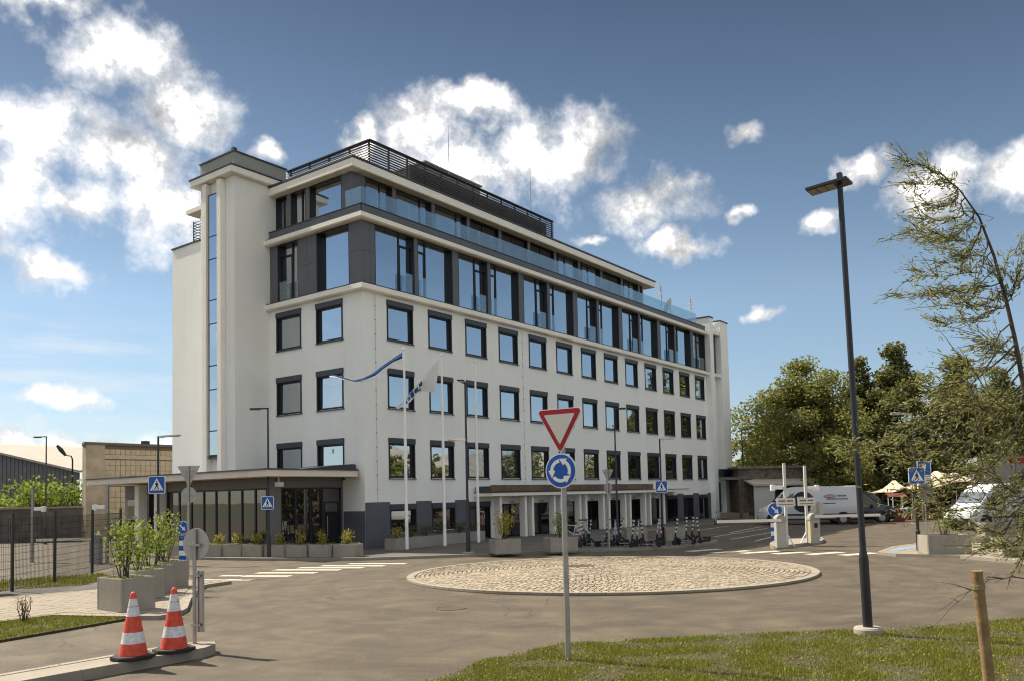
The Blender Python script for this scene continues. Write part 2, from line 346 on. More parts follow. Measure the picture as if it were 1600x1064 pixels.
# ---------------------------------------------------------------- ground, road, pavements
def asphalt(name, c1, c2, scale=0.35, tracks=False):
    m = D.materials.new(name); m.use_nodes = True; t = m.node_tree; b = t.nodes['Principled BSDF']
    geo = t.nodes.new('ShaderNodeNewGeometry')
    def nz(s, d, r=0.6, dist=0.0):
        n = t.nodes.new('ShaderNodeTexNoise'); n.inputs['Scale'].default_value = s; n.inputs['Detail'].default_value = d; n.inputs['Roughness'].default_value = r; n.inputs['Distortion'].default_value = dist
        t.links.new(geo.outputs['Position'], n.inputs['Vector']); return n.outputs[0]
    big = maprange(t, nz(scale, 6, 0.55, 0.8), 0.34, 0.68, 0, 1)
    mx = t.nodes.new('ShaderNodeMix'); mx.data_type = 'RGBA'; t.links.new(big, mx.inputs[0])
    mx.inputs[6].default_value = (*c1, 1); mx.inputs[7].default_value = (*c2, 1)
    fine = maprange(t, nz(48, 4, 0.75), 0.32, 0.70, 0.42, 1.6, False)
    v = t.nodes.new('ShaderNodeMix'); v.data_type = 'RGBA'; v.blend_type = 'MULTIPLY'; v.inputs[0].default_value = 1
    t.links.new(mx.outputs[2], v.inputs[6]); t.links.new(fine, v.inputs[7])
    last = v.outputs[2]
    def darken(fac_socket):
        nonlocal last
        d_ = t.nodes.new('ShaderNodeMix'); d_.data_type = 'RGBA'; d_.blend_type = 'MULTIPLY'; d_.inputs[0].default_value = 1
        t.links.new(last, d_.inputs[6]); t.links.new(fac_socket, d_.inputs[7]); last = d_.outputs[2]
    if tracks:
        # tyre-polished rings round the island and wandering cracks
        sv = node_vec(t, 'SUBTRACT', geo.outputs['Position'], (-4.56, -15.58, 0)).outputs[0]
        ln = node_vec(t, 'LENGTH', sv).outputs['Value']
        cb = t.nodes.new('ShaderNodeCombineXYZ'); t.links.new(ln, cb.inputs[0])
        wob = t.nodes.new('ShaderNodeVectorMath'); wob.operation = 'MULTIPLY_ADD'; t.links.new(geo.outputs['Position'], wob.inputs[0]); wob.inputs[1].default_value = (.10, .10, 0); t.links.new(cb.outputs[0], wob.inputs[2])
        rn_ = t.nodes.new('ShaderNodeTexNoise'); rn_.inputs['Scale'].default_value = 1.5; rn_.inputs['Detail'].default_value = 4; rn_.inputs['Roughness'].default_value = .6; t.links.new(wob.outputs[0], rn_.inputs['Vector'])
        darken(maprange(t, rn_.outputs[0], .38, .66, .86, 1.06))
        vw = t.nodes.new('ShaderNodeVectorMath'); vw.operation = 'MULTIPLY_ADD'
        wn_ = t.nodes.new('ShaderNodeTexNoise'); wn_.inputs['Scale'].default_value = .9; wn_.inputs['Detail'].default_value = 5; t.links.new(geo.outputs['Position'], wn_.inputs['Vector'])
        t.links.new(wn_.outputs['Color'], vw.inputs[0]); vw.inputs[1].default_value = (1.6, 1.6, 0); t.links.new(geo.outputs['Position'], vw.inputs[2])
        vo = t.nodes.new('ShaderNodeTexVoronoi'); vo.feature = 'DISTANCE_TO_EDGE'; vo.inputs['Scale'].default_value = .16; t.links.new(vw.outputs[0], vo.inputs['Vector'])
        cr = maprange(t, vo.outputs['Distance'], .0, .0035, .45, 1.0)
        gate = maprange(t, nz(.22, 2), .50, .56, 1.0, 0.0)
        crm = node_math(t, 'MAXIMUM', cr, gate); darken(crm)
        darken(maprange(t, nz(6.0, 5, .7), .60, .72, 1.0, .78)); darken(maprange(t, nz(17.0, 5, .75), .35, .65, .80, 1.18, False)); darken(maprange(t, nz(1.3, 4, .6), .30, .70, .88, 1.08))
    t.links.new(last, b.inputs['Base Color'])
    b.inputs['Roughness'].default_value = 0.82; b.inputs['Specular IOR Level'].default_value = 0.35
    bp = t.nodes.new('ShaderNodeBump'); bp.inputs['Strength'].default_value = 0.5; bp.inputs['Distance'].default_value = 0.008
    t.links.new(nz(55, 3), bp.inputs['Height']); t.links.new(bp.outputs[0], b.inputs['Normal'])
    MATS[name] = m; return m
ASPH = asphalt('asphalt', (0.078, 0.063, 0.045), (0.114, 0.091, 0.063), 0.9, True)
ASPH2 = asphalt('asphalt_path', (0.06, 0.056, 0.052), (0.085, 0.078, 0.068), 0.8)
PAINT = mat('road_paint', (0.52, 0.48, 0.40), 0.8, var=0.4, vscale=9, detail=8)
TURF = mat('turf_soil', (0.050, 0.056, 0.014), 0.95, var=0.4, vscale=3.0, var2=(0.060, 0.044, 0.024), bump=0.6, bscale=30, detail=8)
FAR = mat('far_ground', (0.09, 0.10, 0.05), 0.95, var=0.3, vscale=0.1)
PAVER = mat('paver', (0.25, 0.215, 0.165), 0.88, var=0.14, vscale=3.2, bump=0.2)
def struct(mb, name, m, parent=None, **k):
    o = mb.build(name, m, parent, **k)
    if parent is None: o['kind'] = 'structure'
    return o
o = MB().sheet([(math.cos(a) * 900, math.sin(a) * 900) for a in [2 * math.pi * i / 48 for i in range(48)]], -0.05)
struct(o, 'ground', FAR)
road = struct(MB().sheet([(-75, -70), (110, -70), (110, 75), (-75, 75)], 0.0), 'road', ASPH)
# kerb-edged raised areas
def raised(name, poly, z, m, kerb=True, kw=0.14, skip=()):
    """a slab with a row of kerb stones along its rim"""
    o = struct(MB().prism(poly, -0.02, z), name, m)
    if kerb:
        n = len(poly)
        a = sum(poly[i][0] * poly[(i + 1) % n][1] - poly[(i + 1) % n][0] * poly[i][1] for i in range(n))
        pl = poly if a > 0 else poly[::-1]
        me_cache = {}
        for i in range(n):
            p, q = Vector(pl[i]).to_2d(), Vector(pl[(i + 1) % n]).to_2d()
            if any((min(p.x, q.x) >= s[0] and max(p.x, q.x) <= s[1] and min(p.y, q.y) >= s[2] and max(p.y, q.y) <= s[3]) for s in skip): continue
            L = (q - p).length
            if L < 0.05: continue
            k = max(1, round(L / 1.0)); d = (q - p) / L; nr = Vector((d.y, -d.x))
            for j in range(k):
                a0 = p + d * (L * j / k + 0.006); a1 = p + d * (L * (j + 1) / k - 0.006)
                o1 = a0 + nr * 0.004; o2 = a1 + nr * 0.004; i1 = a0 - nr * kw; i2 = a1 - nr * kw
                MB().prism([tuple(o1), tuple(o2), tuple(i2), tuple(i1)], -0.015, z + 0.006 + rnd.uniform(0, 0.004)).build('kerb_stone', KERB, o)
    return o
def smooth_poly(pts, it=2):
    for _ in range(it):
        n = len(pts); out = []
        for i in range(n):
            p, q = pts[i], pts[(i + 1) % n]
            out += [(p[0] * .75 + q[0] * .25, p[1] * .75 + q[1] * .25), (p[0] * .25 + q[0] * .75, p[1] * .25 + q[1] * .75)]
        pts = out
    return pts
SIDE = asphalt('sidewalk_asphalt', (0.085, 0.08, 0.075), (0.12, 0.112, 0.10), 0.6)
sw = [(-6.45, 9.0), (-6.35, 4.0), (-5.65, 0.5), (-4.7, -2.2), (-3.9, -3.85), (-2.6, -5.3), (-1.05, -6.75), (0.1, -7.75), (2.0, -8.9), (3.75, -10.9), (5.2, -12.3), (6.6, -12.9),
      (8.5, -13.2), (10.2, -13.1), (10.9, -12.6), (10.6, -11.6), (10.0, -10.0), (10.6, -7.2), (13.0, -5.2), (18, -4.3), (30, -4.0), (40, -4.0), (40.2, 0.05), (0.05, 0.05), (0.05, 1.45), (-3.95, 1.45), (-3.95, 9.0)]
sidewalk = raised('sidewalk', sw, 0.11, SIDE, skip=((-4.1, 40.3, -0.1, 9.1),))
# roundabout island with cobbles
RC, RR = (-4.56, -15.58), 5.92
isl = struct(MB().prism([(RC[0] + (RR + .02) * math.cos(2 * math.pi * i / 72), RC[1] + (RR + .02) * math.sin(2 * math.pi * i / 72)) for i in range(72)], -0.02, 0.03), 'roundabout_island', mat('joint_sand', (0.16, 0.125, 0.08), 0.95, var=0.2, vscale=5))
COB = mat('cobble_granite', (0.33, 0.278, 0.205), 0.85, var=0.28, vscale=6.5, bump=0.4, bscale=35)
_t = COB.node_tree; _b = _t.nodes['Principled BSDF']; _s = _b.inputs['Base Color'].links[0].from_socket
_g = _t.nodes.new('ShaderNodeNewGeometry'); _r = maprange(_t, _g.outputs['Random Per Island'], 0, 1, .74, 1.14, False)
_m = _t.nodes.new('ShaderNodeMix'); _m.data_type = 'RGBA'; _m.blend_type = 'MULTIPLY'; _m.inputs[0].default_value = 1
_t.links.new(_s, _m.inputs[6]); _t.links.new(_r, _m.inputs[7]); _t.links.new(_m.outputs[2], _b.inputs['Base Color'])
def dome(r): return 0.05 + 0.22 * (1 - (r / RR) ** 2)
nk = 60
for k in range(nk):
    a0 = 2 * math.pi * (k + 0.012) / nk; a1 = 2 * math.pi * (k + 0.988) / nk
    pl = [(RC[0] + r * math.cos(a), RC[1] + r * math.sin(a)) for r, a in ((RR, a0), (RR, (a0 + a1) / 2), (RR, a1), (RR - .2, a1), (RR - .2, (a0 + a1) / 2), (RR - .2, a0))]
    MB().prism(pl, -0.015, 0.075 + rnd.uniform(0, 0.006)).build('kerb_stone', KERB, isl)
cob = MB()
r = 0.0; ring = 0
holes = [(G(905, 897).xy, 0.42), (G(1000, 876).xy, 0.5)]
while r < RR - 0.22:
    rn = r + 0.135
    n = max(5, int(2 * math.pi * (r + .07) / 0.165)); ph = rnd.random() * 6
    for k in range(n):
        a0 = ph + 2 * math.pi * k / n; a1 = ph + 2 * math.pi * (k + 1) / n; da = (a1 - a0)
        g_ = 0.006 / max(.1, r + .07)
        w0 = rnd.uniform(0.4, 1.6) * g_; w1 = rnd.uniform(0.4, 1.6) * g_
        ra, rb = r + rnd.uniform(.004, .012), rn - rnd.uniform(.004, .012)
        cs = [(ra, a0 + w0), (rb, a0 + w0), (rb, a1 - w1), (ra, a1 - w1)]
        cxm = RC[0] + (r + rn) / 2 * math.cos((a0 + a1) / 2); cym = RC[1] + (r + rn) / 2 * math.sin((a0 + a1) / 2)
        if any((Vector((cxm, cym)) - h).length < hr for h, hr in holes): continue
        dz = rnd.uniform(-.005, .006); tl = [rnd.uniform(-.004, .004) for _ in range(4)]
        base = [(RC[0] + q * math.cos(a), RC[1] + q * math.sin(a), dome(q) - 0.05) for q, a in cs]
        rm, am = (ra + rb) / 2, (a0 + a1) / 2
        top = []
        for (q, a), z_ in zip(cs, tl):
            q2 = rm + (q - rm) * .82; a2 = am + (a - am) * .84
            top.append((RC[0] + q2 * math.cos(a2), RC[1] + q2 * math.sin(a2), dome(q) + dz + z_))
        cob.add(base + top, [(4, 5, 6, 7)[::-1], (0, 1, 5, 4)[::-1], (1, 2, 6, 5)[::-1], (2, 3, 7, 6)[::-1], (3, 0, 4, 7)[::-1]])
    r = rn
# sand bed follows the dome under the stones
bed = MB(); NB = 12
prof = [(RR * (1 - i / NB), dome(RR * (1 - i / NB)) - 0.03) for i in range(NB)] + [(0.02, dome(0) - 0.03)]
bed.lathe(prof, RC[0], RC[1], 48)
bed.build('sand_bed', MATS['joint_sand'], isl)
oc = cob.build('cobble', COB, isl); oc['kind'] = 'stuff'
IRON = mat('cast_iron', (0.10, 0.062, 0.040), 0.7, metal=0.3, var=0.3, vscale=12)
def manhole(p, r_, z, parent, name='manhole_cover', **k):
    o = MB().lathe([(r_, z - .05), (r_, z), (r_ * .93, z + .004), (r_ * .9, z - .004), (.02, z - .002)], p[0], p[1], 28).build(name, IRON, parent, **k); return o
for (h, hr) in holes: manhole(h, hr * .97, dome((h - Vector(RC)).length) + .005, isl)
for q, r_ in [((985, 869.5), .35), ((790, 876.5), .33)]: pass
for q in [(880, 866.5), (705, 950)]:
    p = G(*q); manhole((p.x, p.y), .34, 0.008, road)
# the island is slightly oval: longer across the view than along it
_r = Vector((RGT.x, RGT.y)).normalized(); _f = Vector((FWD.x, FWD.y)).normalized()
for o_ in [isl] + children(isl):
    for v_ in o_.data.vertices:
        q_ = Vector((v_.co.x - RC[0], v_.co.y - RC[1])); q_ = q_ + _r * (q_.dot(_r) * .055 + .10) - _f * (q_.dot(_f) * .025)
        v_.co.x, v_.co.y = RC[0] + q_.x, RC[1] + q_.y
# road paint
def strip(p, q, w, name='crossing_stripe', z=0.006):
    p = Vector(p).to_2d(); q = Vector(q).to_2d(); d = (q - p).normalized(); n = Vector((-d.y, d.x)) * w / 2
    return MB().prism([tuple(p + n), tuple(p - n), tuple(q - n), tuple(q + n)], z - .004, z).build(name, PAINT, road)
zl = lambda x, y: g2d(280 + x / 4.2105, 840 + y / 4.2105)
for a, b, y in [(275, 408, 248), (150, 482, 275), (415, 730, 250.5), (510, 900, 229.5), (630, 1060, 210), (785, 1210, 196), (935, 1350, 183), (1115, 1490, 169)]:
    strip(zl(a, y), zl(b, y), .42)
zr = lambda x, y: g2d(1100 + x / 5.32, 680 + y / 5.32)
for a, b, y in [(-130, 130, 953), (75, 365, 966), (320, 620, 969), (585, 880, 974), (865, 1140, 979), (1150, 1425, 985)]:
    strip(zr(a, y + 10), zr(b, y - 10), .5)
for a, b in [((1116, 838), (1198, 825)), ((1142, 842), (1212, 830)), ((1140, 832), (1190, 822)), ((1088, 828.5), (1140, 821)), ((1180, 845), (1206, 838))]:
    strip(g2d(*a), g2d(*b), .12, 'parking_line')
# traffic islands
def islet(name, poly, z=.15, m=None):
    return raised(name, poly, z, m or KERB, kw=.12)
isL = islet('traffic_island', [(-26, -16.75), (-19.3, -16.75), (-18.98, -16.6), (-18.85, -16.38), (-18.98, -16.15), (-19.3, -16.0), (-26, -16.0)])
bi = [g2d(*q) for q in [(1203, 853), (1209, 849), (1230, 846), (1284, 843), (1288, 846), (1284, 849), (1250, 854), (1213, 858), (1205, 857)]]
isB = islet('barrier_island', bi, .14)
rp = [g2d(*q) for q in [(1371, 866), (1395, 857), (1440, 851), (1700, 851), (1700, 886), (1600, 881), (1500, 872), (1400, 869)]]
isR = raised('crossing_refuge', rp, .10, PAVER, kw=.14)
BLUEP = mat('tactile_blue', (0.16, 0.30, 0.46), 0.8, var=0.2, vscale=9)
p0, p1 = Vector(G(1393, 860, .1)).to_2d(), Vector(G(1432, 853.5, .1)).to_2d(); dd = (p1 - p0).normalized(); nn = Vector((-dd.y, dd.x)) * .17
MB().prism([tuple(p0 + nn), tuple(p0 - nn), tuple(p1 - nn), tuple(p1 + nn)], .1, .108).build('blue_tactile_strip', BLUEP, isR)
# left pavement with individual pavers
lp = [(-23.0, -7.6), (-18.3, -6.66), (-17.46, -4.55), (-15.31, -5.2), (-12.9, -4.6), (-11.7, -6.3), (-11.95, -6.85), (-13.0, -7.1), (-14.1, -8.4), (-15.15, -9.8), (-16.25, -11.4), (-16.8, -11.95), (-17.3, -12.05), (-17.75, -11.3), (-18.4, -9.6), (-23.0, -9.6)]
pave = raised('pavement', lp, .09, PAVER, kw=.12, skip=((-24, -17.4, -12, -4.4),))
def inside(p, poly):
    x, y = p; c = False; n = len(poly); j = n - 1
    for i in range(n):
        xi, yi = poly[i]; xj, yj = poly[j]
        if (yi > y) != (yj > y) and x < (xj - xi) * (y - yi) / (yj - yi) + xi: c = not c
        j = i
    return c
pv_me = None; cnt = 0; rest = MB()
pv = []
for i in range(-60, 60):
    for j in range(-60, 60):
        x = -17 + i * .30 + (.15 if j % 2 else 0); y = -8 + j * .20
        if all(inside((x + a, y + b), lp) for a in (-.27, .27) for b in (-.2, .2)): pv.append((x, y))
pv.sort(key=lambda p: (Vector(p) - CAM.xy).length)
base_pv = MB().box(-.146, .146, -.096, .096, .088, .0985).build('paver', PAVER, pave)
for k, (x, y) in enumerate(pv):
    if k < 290:
        o = base_pv if k == 0 else base_pv.copy()
        if k: col.objects.link(o)
        o.location = (x, y, rnd.uniform(-.003, .003))
    else:
        rest.box(x - .146, x + .146, y - .096, y + .096, .088, .0985 + rnd.uniform(-.003, .003))
if rest.v: ro = rest.build('paver', PAVER, pave); ro['kind'] = 'stuff'
# lawns
def ground_sheet(name, poly, z, m):
    return struct(MB().prism(poly, -0.03, z), name, m)
lawnR = [g2d(*q) for q in [(600, 1110), (690, 1064), (760, 1036), (880, 1010), (1000, 1003), (1200, 993), (1400, 985), (1600, 970), (1750, 958)]] + [(-4, -34), (-20, -40), (-28, -30)]
ground_sheet('lawn', lawnR, .035, TURF)
lawnF = [(-26, -13.6), (-22.5, -12.6), (-20.4, -12.0), (-19.1, -11.75), (-17.7, -11.45), (-18.4, -9.62), (-23, -9.62), (-26, -9.6)]
ground_sheet('lawn', lawnF, .05, TURF)
lawnB = [(-24, -3.6), (-18.1, -3.0), (-16.1, -2.2), (-14.6, -3.0), (-12.8, -1.4), (-12.2, .4), (-14.5, 1.0), (-17.6, 2.0), (-24, 3.0)]
ground_sheet('lawn', lawnB, .05, TURF)
path = [(-24, -7.5), (-18.3, -6.6), (-17.4, -4.5), (-15.3, -5.1), (-12.9, -4.55), (-12.6, -1.4), (-14.6, -3.02), (-16.1, -2.22), (-18.1, -3.02), (-24, -3.62)]
struct(MB().prism(path, -.03, .045), 'path', ASPH2)

# ---------------------------------------------------------------- office building
ob = empty('office_building', (0, 0, 0), label='cream five-storey office building with grey upper floors and corner stair tower', cat='building')
ROWS = [(10.21, 12.19), (6.86, 8.83), (3.44, 5.42)]
LY = [(4.49, 6.46), (1.38, 3.32)]
WX = [1.60 + 3.0 * i for i in range(13)]; WW = 1.84
def holes_wall(u0, u1, z0, z1, holes, conv):
    us = sorted({u0, u1} | {h[0] for h in holes} | {h[1] for h in holes}); zs = sorted({z0, z1} | {h[2] for h in holes} | {h[3] for h in holes})
    m = MB()
    for a, b in zip(us, us[1:]):
        for c, d in zip(zs, zs[1:]):
            um, zm = (a + b) / 2, (c + d) / 2
            if any(h[0] < um < h[1] and h[2] < zm < h[3] for h in holes): continue
            m.add([conv(a, c), conv(b, c), conv(b, d), conv(a, d)], [(0, 1, 2, 3)])
    return m
hr = [(x + .03, x + WW - .03, z0 + .02, z1 - .02) for x in WX for z0, z1 in ROWS]
GW = [(1.62, .75), (4.62, .75), (7.62, .1)] ; GWR = [(31.6, .1), (34.57, .1), (37.55, .1)]
hr += [(x + .03, x + WW - .03, zb + .02, 2.16) for x, zb in GW + GWR]
BAYS = [(10.45, 12.6), (13.5, 15.6), (16.4, 18.5), (19.4, 21.45), (22.3, 24.35), (25.25, 27.3), (28.2, 30.3)]
hr += [(a, b, .1, 2.0) for a, b in BAYS]
holes_wall(0, 40.0, 0, 12.4, hr, lambda u, z: (u, 0, z)).build('wall', PLASTER, ob)
hl = [(y0 + .03, y1 - .03, z0 + .02, z1 - .02) for y0, y1 in LY for z0, z1 in ROWS]
holes_wall(0, 7.0, 0, 12.4, hl, lambda u, z: (0, 7.0 - u, z) if False else (0, u, z)).build('wall', PLASTER, ob)
for p in [c for c in children(ob)][-1:]: p.data.flip_normals()
# rear and inner volumes close the building
MB().box(.34, 39.9, .36, 14.3, 0, 16.0).build('inner_core', mat('interior_dark', (0.02, 0.02, 0.022), 0.9), ob)
MB().box(.0, 40, 14.31, 14.6, 0, 16.5).build('rear_wall', PLASTER, ob)
# plinth
pl = holes_wall(0, 9.1, 0, 1.9, [(x, x + WW, zb, 2.3) for x, zb in GW], lambda u, z: (u, -.022, z)); pl.build('plinth', PLINTH, ob)
pl = holes_wall(30.9, 40.0, 0, 1.9, [(x, x + WW, zb, 2.3) for x, zb in GWR], lambda u, z: (u, -.022, z)); pl.build('plinth', PLINTH, ob)
p_ = holes_wall(-.022, 1.45, 0, 1.9, [], lambda u, z: (-.022, u, z)).build('plinth', PLINTH, ob); p_.data.flip_normals()

def window(w, h, box=.27, sill=True, glass=GLASS, name='window', tag_paper=False):
    """shuttered window in local coords: x 0..w, z 0..h, wall plane y=0 looking to -Y. frame mesh > pane, shutter_box, sill"""
    f = MB(); t = .075
    zt = h - box
    f.box(0, t, -.035, .2, 0, zt); f.box(w - t, w, -.035, .2, 0, zt)          # guide rails
    f.box(t, w - t, .05, .2, 0, t * 1.6); f.box(t, w - t, .05, .2, zt - t, zt)
    f.box(t, t + .07, .06, .2, t * 1.6, zt - t); f.box(w - t - .07, w - t, .06, .2, t * 1.6, zt - t)
    f.box(t, w - t, .001, .05, zt - .05, zt)
    o = f.build(name, FRAME)
    MB().box(t + .07, w - t - .07, .135, .145, t * 1.6, zt - t).build('pane', glass, o)
    if box: MB().box(-.015, w + .015, -.075, .2, zt + .002, h).build('shutter_box', SHUT, o, bevel=.008)
    if sill: MB().box(-.03, w + .06, -.07, .05, -.045, -.004).build('sill', SHUT, o)
    return o
def place(o, parent, loc, rz=0.0):
    o.parent = parent; o.location = loc; o.rotation_euler = (0, 0, rz); return o
LROT = -math.pi / 2
wproto = {}
def put_window(w, h, loc, rz=0, key=None, **k):
    key = (round(w, 3), round(h, 3), str(k))
    if key not in wproto:
        wproto[key] = window(w, h, **k); o = wproto[key]
    else: o = copy_tree(wproto[key])
    return place(o, ob, loc, rz)
for z0, z1 in ROWS:
    for x in WX: put_window(WW, z1 - z0, (x, 0, z0))
    for y0, y1 in LY: put_window(y1 - y0, z1 - z0, (0, y1, z0), LROT)
for x, zb in GW + GWR: put_window(WW, 2.18 - zb, (x, 0, zb), 0, glass=GLASS_LOW, sill=False)
# lower cornice, fifth floor, upper cornice
def cornice(z0, z1, out, x1=40.0, y1=7.0, name='cornice', lip=.05):
    prof = [(0, z0), (out * .75, z0), (out, z0 + .06), (out, z1 - .02), (0, z1 + .015)]
    def ring(p):
        return [((x1), -p[0], p[1]), (-p[0], -p[0], p[1]), (-p[0], y1, p[1])]
    vs = []; 
    for p in prof: vs += ring(p)
    fs = []
    n = len(prof)
    for i in range(n):
        j = (i + 1) % n
        for k in range(2): fs.append((i * 3 + k, i * 3 + k + 1, j * 3 + k + 1, j * 3 + k))
    fs.append(tuple(i * 3 for i in range(n))); fs.append(tuple(i * 3 + 2 for i in range(n))[::-1])
    return MB().add(vs, fs).build(name, WHITE, ob)
cornice(12.36, 12.68, .30); cornice(15.80, 16.09, .34)
for i, z in enumerate((12.70, 16.11)):
    m = MB(); m.box(-.27, 39.99, -.27, .0, z - .004, z + .02); m.box(-.27, 0, .001, 6.99, z - .004, z + .02); m.build('drip_flashing', ROOFM, ob)
Z5, Z5T = 12.72, 15.80
def panel(x0, x1, z0, z1, rz=0, org=(0, 0, 0), y=0.0, m=CLAD, th=.03, name='cladding_panel'):
    o = MB().box(x0 + .006, x1 - .006, y, y + th, z0 + .006, z1 - .006).build(name, m); return place(o, ob, org, rz)
def bay(x0, x1, z0, z1, splits, org=(0, 0, 0), rz=0, rec=.28, glass=GLASS, name='window_bay', door=None, rail=True):
    """glazed bay: dark frame box recessed in its opening with panes as sub-parts; splits = list of mullion x"""
    f = MB()
    f.box(x0, x0 + .05, 0.005, rec + .08, z0, z1); f.box(x1 - .05, x1, 0.005, rec + .08, z0, z1)
    f.box(x0, x1, 0.005, rec + .08, z1 - .07, z1 + .01); f.box(x0, x1, 0.03, rec + .08, z0 - .01, z0 + .06)
    xs = [x0 + .05] + list(splits) + [x1 - .05]
    for s in splits: f.box(s - .04, s + .04, rec - .05, rec + .06, z0, z1)
    o = f.build(name, FRAME)
    for i, (a, b) in enumerate(zip(xs, xs[1:])):
        a2 = a + (.04 if i else 0); b2 = b - (.04 if i < len(xs) - 2 else 0)
        if door is not None and i == door:
            zt = z0 + (z1 - z0) * .80
            d = MB(); d.box(a2, b2, rec - .03, rec + .05, zt - .06, zt + .06); d.box(a2, a2 + .07, rec - .03, rec + .05, z0 + .06, zt); d.box(b2 - .07, b2, rec - .03, rec + .05, z0 + .06, zt); d.box(a2, b2, rec - .03, rec + .05, z0 + .05, z0 + .17)
            d.build('balcony_door', FRAME, o)
            MB().box(a2 + .07, b2 - .07, rec, rec + .012, z0 + .17, zt - .06).build('pane', glass, o)
            MB().box(a2, b2, rec, rec + .012, zt + .06, z1 - .07).build('pane', glass, o)
            if rail: MB().box(a2 - .03, b2 + .03, .045, .057, z0 + .08, z0 + 1.1).build('rail_pane', GLASS_RAIL2, o)
        else:
            MB().box(a2, b2, rec, rec + .012, z0 + .06, z1 - .07).build('pane', glass, o)
    return place(o, ob, org, rz)
# right facade: posts and panels on a 6 m rhythm
PC = [3.76 + 6.06 * k for k in range(6)]; PN = [6.88 + 6.08 * k for k in range(6)]
edges = [(0.0, .87)] + [(c - .24, c + .24) for c in PN]
for k, c in enumerate(PC): panel(c - .13, c + .13, Z5, Z5T, y=-.01)
zm = Z5 + 1.62
for (a, b) in edges:
    if a == 0.0:
        panel(0.0, .55, Z5, zm); panel(0, .55, zm, Z5T); panel(.55, b, Z5, zm); panel(.55, b, zm, Z5T)
    else:
        panel(a, b, Z5, zm); panel(a, b, zm, Z5T)
cur = .87
for k in range(6):
    c = PC[k]; n = PN[k]
    bay(cur, c - .13, Z5, Z5T, [c - .13 - .88], door=1)
    bay(c + .13, n - .24, Z5, Z5T, [c + .13 + .82], door=0)
    cur = n + .24
bay(cur, 39.95, Z5, Z5T, [cur + 1.2], door=1)
# left facade fifth floor (local x runs to -Y)
def LX(y): return 7.0 - y
LO = (0, 7.0, 0)
for (ya, yb) in [(0, .88)]:
    panel(LX(.88), LX(.0), Z5, zm, LROT, LO); panel(LX(.88), LX(0), zm, Z5T, LROT, LO)
for ya, yb in [(3.27, 4.0), (4.0, 4.7)]:
    panel(LX(yb), LX(ya), Z5, zm, LROT, LO); panel(LX(yb), LX(ya), zm, Z5T, LROT, LO)
panel(LX(6.98), LX(6.36), Z5, Z5T, LROT, LO)
bay(LX(3.27), LX(.88), Z5, Z5T, [], LO, LROT, rec=.3)
bay(LX(6.36), LX(4.7), Z5, Z5T, [LX(5.43)], LO, LROT, rec=.28, door=0)
# parapet of the terrace
xs = [0, 1.2] + [1.2 + 3.0 * k for k in range(1, 13)] + [39.95]
for a, b in zip(xs, xs[1:]): panel(a, b, 16.12, 16.56, y=-.06, th=.06, m=CLAD, name='parapet_panel')
for a, b in [(0, 2.2), (2.2, 4.5), (4.5, 6.95)]: panel(LX(b), LX(a), 16.12, 16.56, LROT, LO, y=-.06, th=.06, name='parapet_panel')
m = MB(); m.box(-.09, 39.95, -.09, .12, 16.565, 16.60); m.box(-.09, .12, .121, 6.96, 16.565, 16.60); m.build('parapet_cap', ROOFM, ob)
MB().box(.0, 39.95, .0, 14.3, 16.4, 16.5).build('terrace_deck', ROOFM, ob)
# glass balustrade
xs = [0.02] + [1.15 + 1.13 * k for k in range(34)]
for a, b in zip(xs, xs[1:]):
    if b > 39.6: break
    place(MB().box(a + .012, b - .012, .03, .045, 16.62, 17.45).build('balustrade_pane', GLASS_RAIL), ob, (0, 0, 0))
place(MB().box(.03, .045, .03, 1.12, 16.62, 17.45).build('balustrade_pane', GLASS_RAIL), ob, (0, 0, 0))
# top floor, set back
QX, QY = .40, 1.06; ZT0, ZT1 = 16.5, 18.55
TP = [3.33 + 3.015 * k for k in range(10)]
core = MB(); core.box(QX + .33, 30.5, QY + .33, 13.0, 16.5, 18.5); core.build('top_floor_core', MATS['interior_dark'], ob)
for k, c in enumerate(TP):
    place(MB().box(c - .13, c + .13, QY, QY + .3, ZT0, ZT1).build('cladding_post', CLAD2), ob, (0, 0, 0))
place(MB().box(QX, QX + .9, QY, QY + .33, ZT0, ZT1).build('cladding_panel', CLAD), ob, (0, 0, 0))
place(MB().box(QX, QX + .33, QY + .332, QY + .75, ZT0, ZT1).build('cladding_panel', CLAD), ob, (0, 0, 0))
place(MB().box(30.05, 30.85, QY, QY + .33, ZT0, ZT1).build('cladding_panel', CLAD2), ob, (0, 0, 0))
place(MB().box(30.52, 30.85, QY + .331, 13.0, ZT0, ZT1).build('cladding_panel', CLAD2), ob, (0, 0, 0))
cur = QX + .9
for k, c in enumerate(TP[:9] + [30.05 + .13]):
    a, b = cur, c - .13
    if k in (3, 4, 5, 8):
        w = bay(a, b, ZT0 + .1, ZT1, [a + (b - a) / 2], (0, QY, 0), 0, rec=.22, glass=BLIND)
    else:
        w = bay(a, b, ZT0 + .1, ZT1, [b - .75] if k < 6 else [a + .5, a + 1.3], (0, QY, 0), 0, rec=.22, rail=False)
    cur = c + .13
LT = (QX, 7.0, 0)
for ya, yb in [(4.25, 4.55), (5.75, 6.05)]: place(MB().box(LX(yb), LX(ya), 0, .3, ZT0, ZT1).build('cladding_post', CLAD2), ob, LT, LROT)
bay(LX(4.25), LX(QY + .75), ZT0 + .1, ZT1, [], LT, LROT, rec=.2)
bay(LX(5.75), LX(4.55), ZT0 + .1, ZT1, [LX(5.0)], LT, LROT, rec=.2)
bay(LX(6.98), LX(6.05), ZT0 + .1, ZT1, [LX(6.5)], LT, LROT, rec=.2)
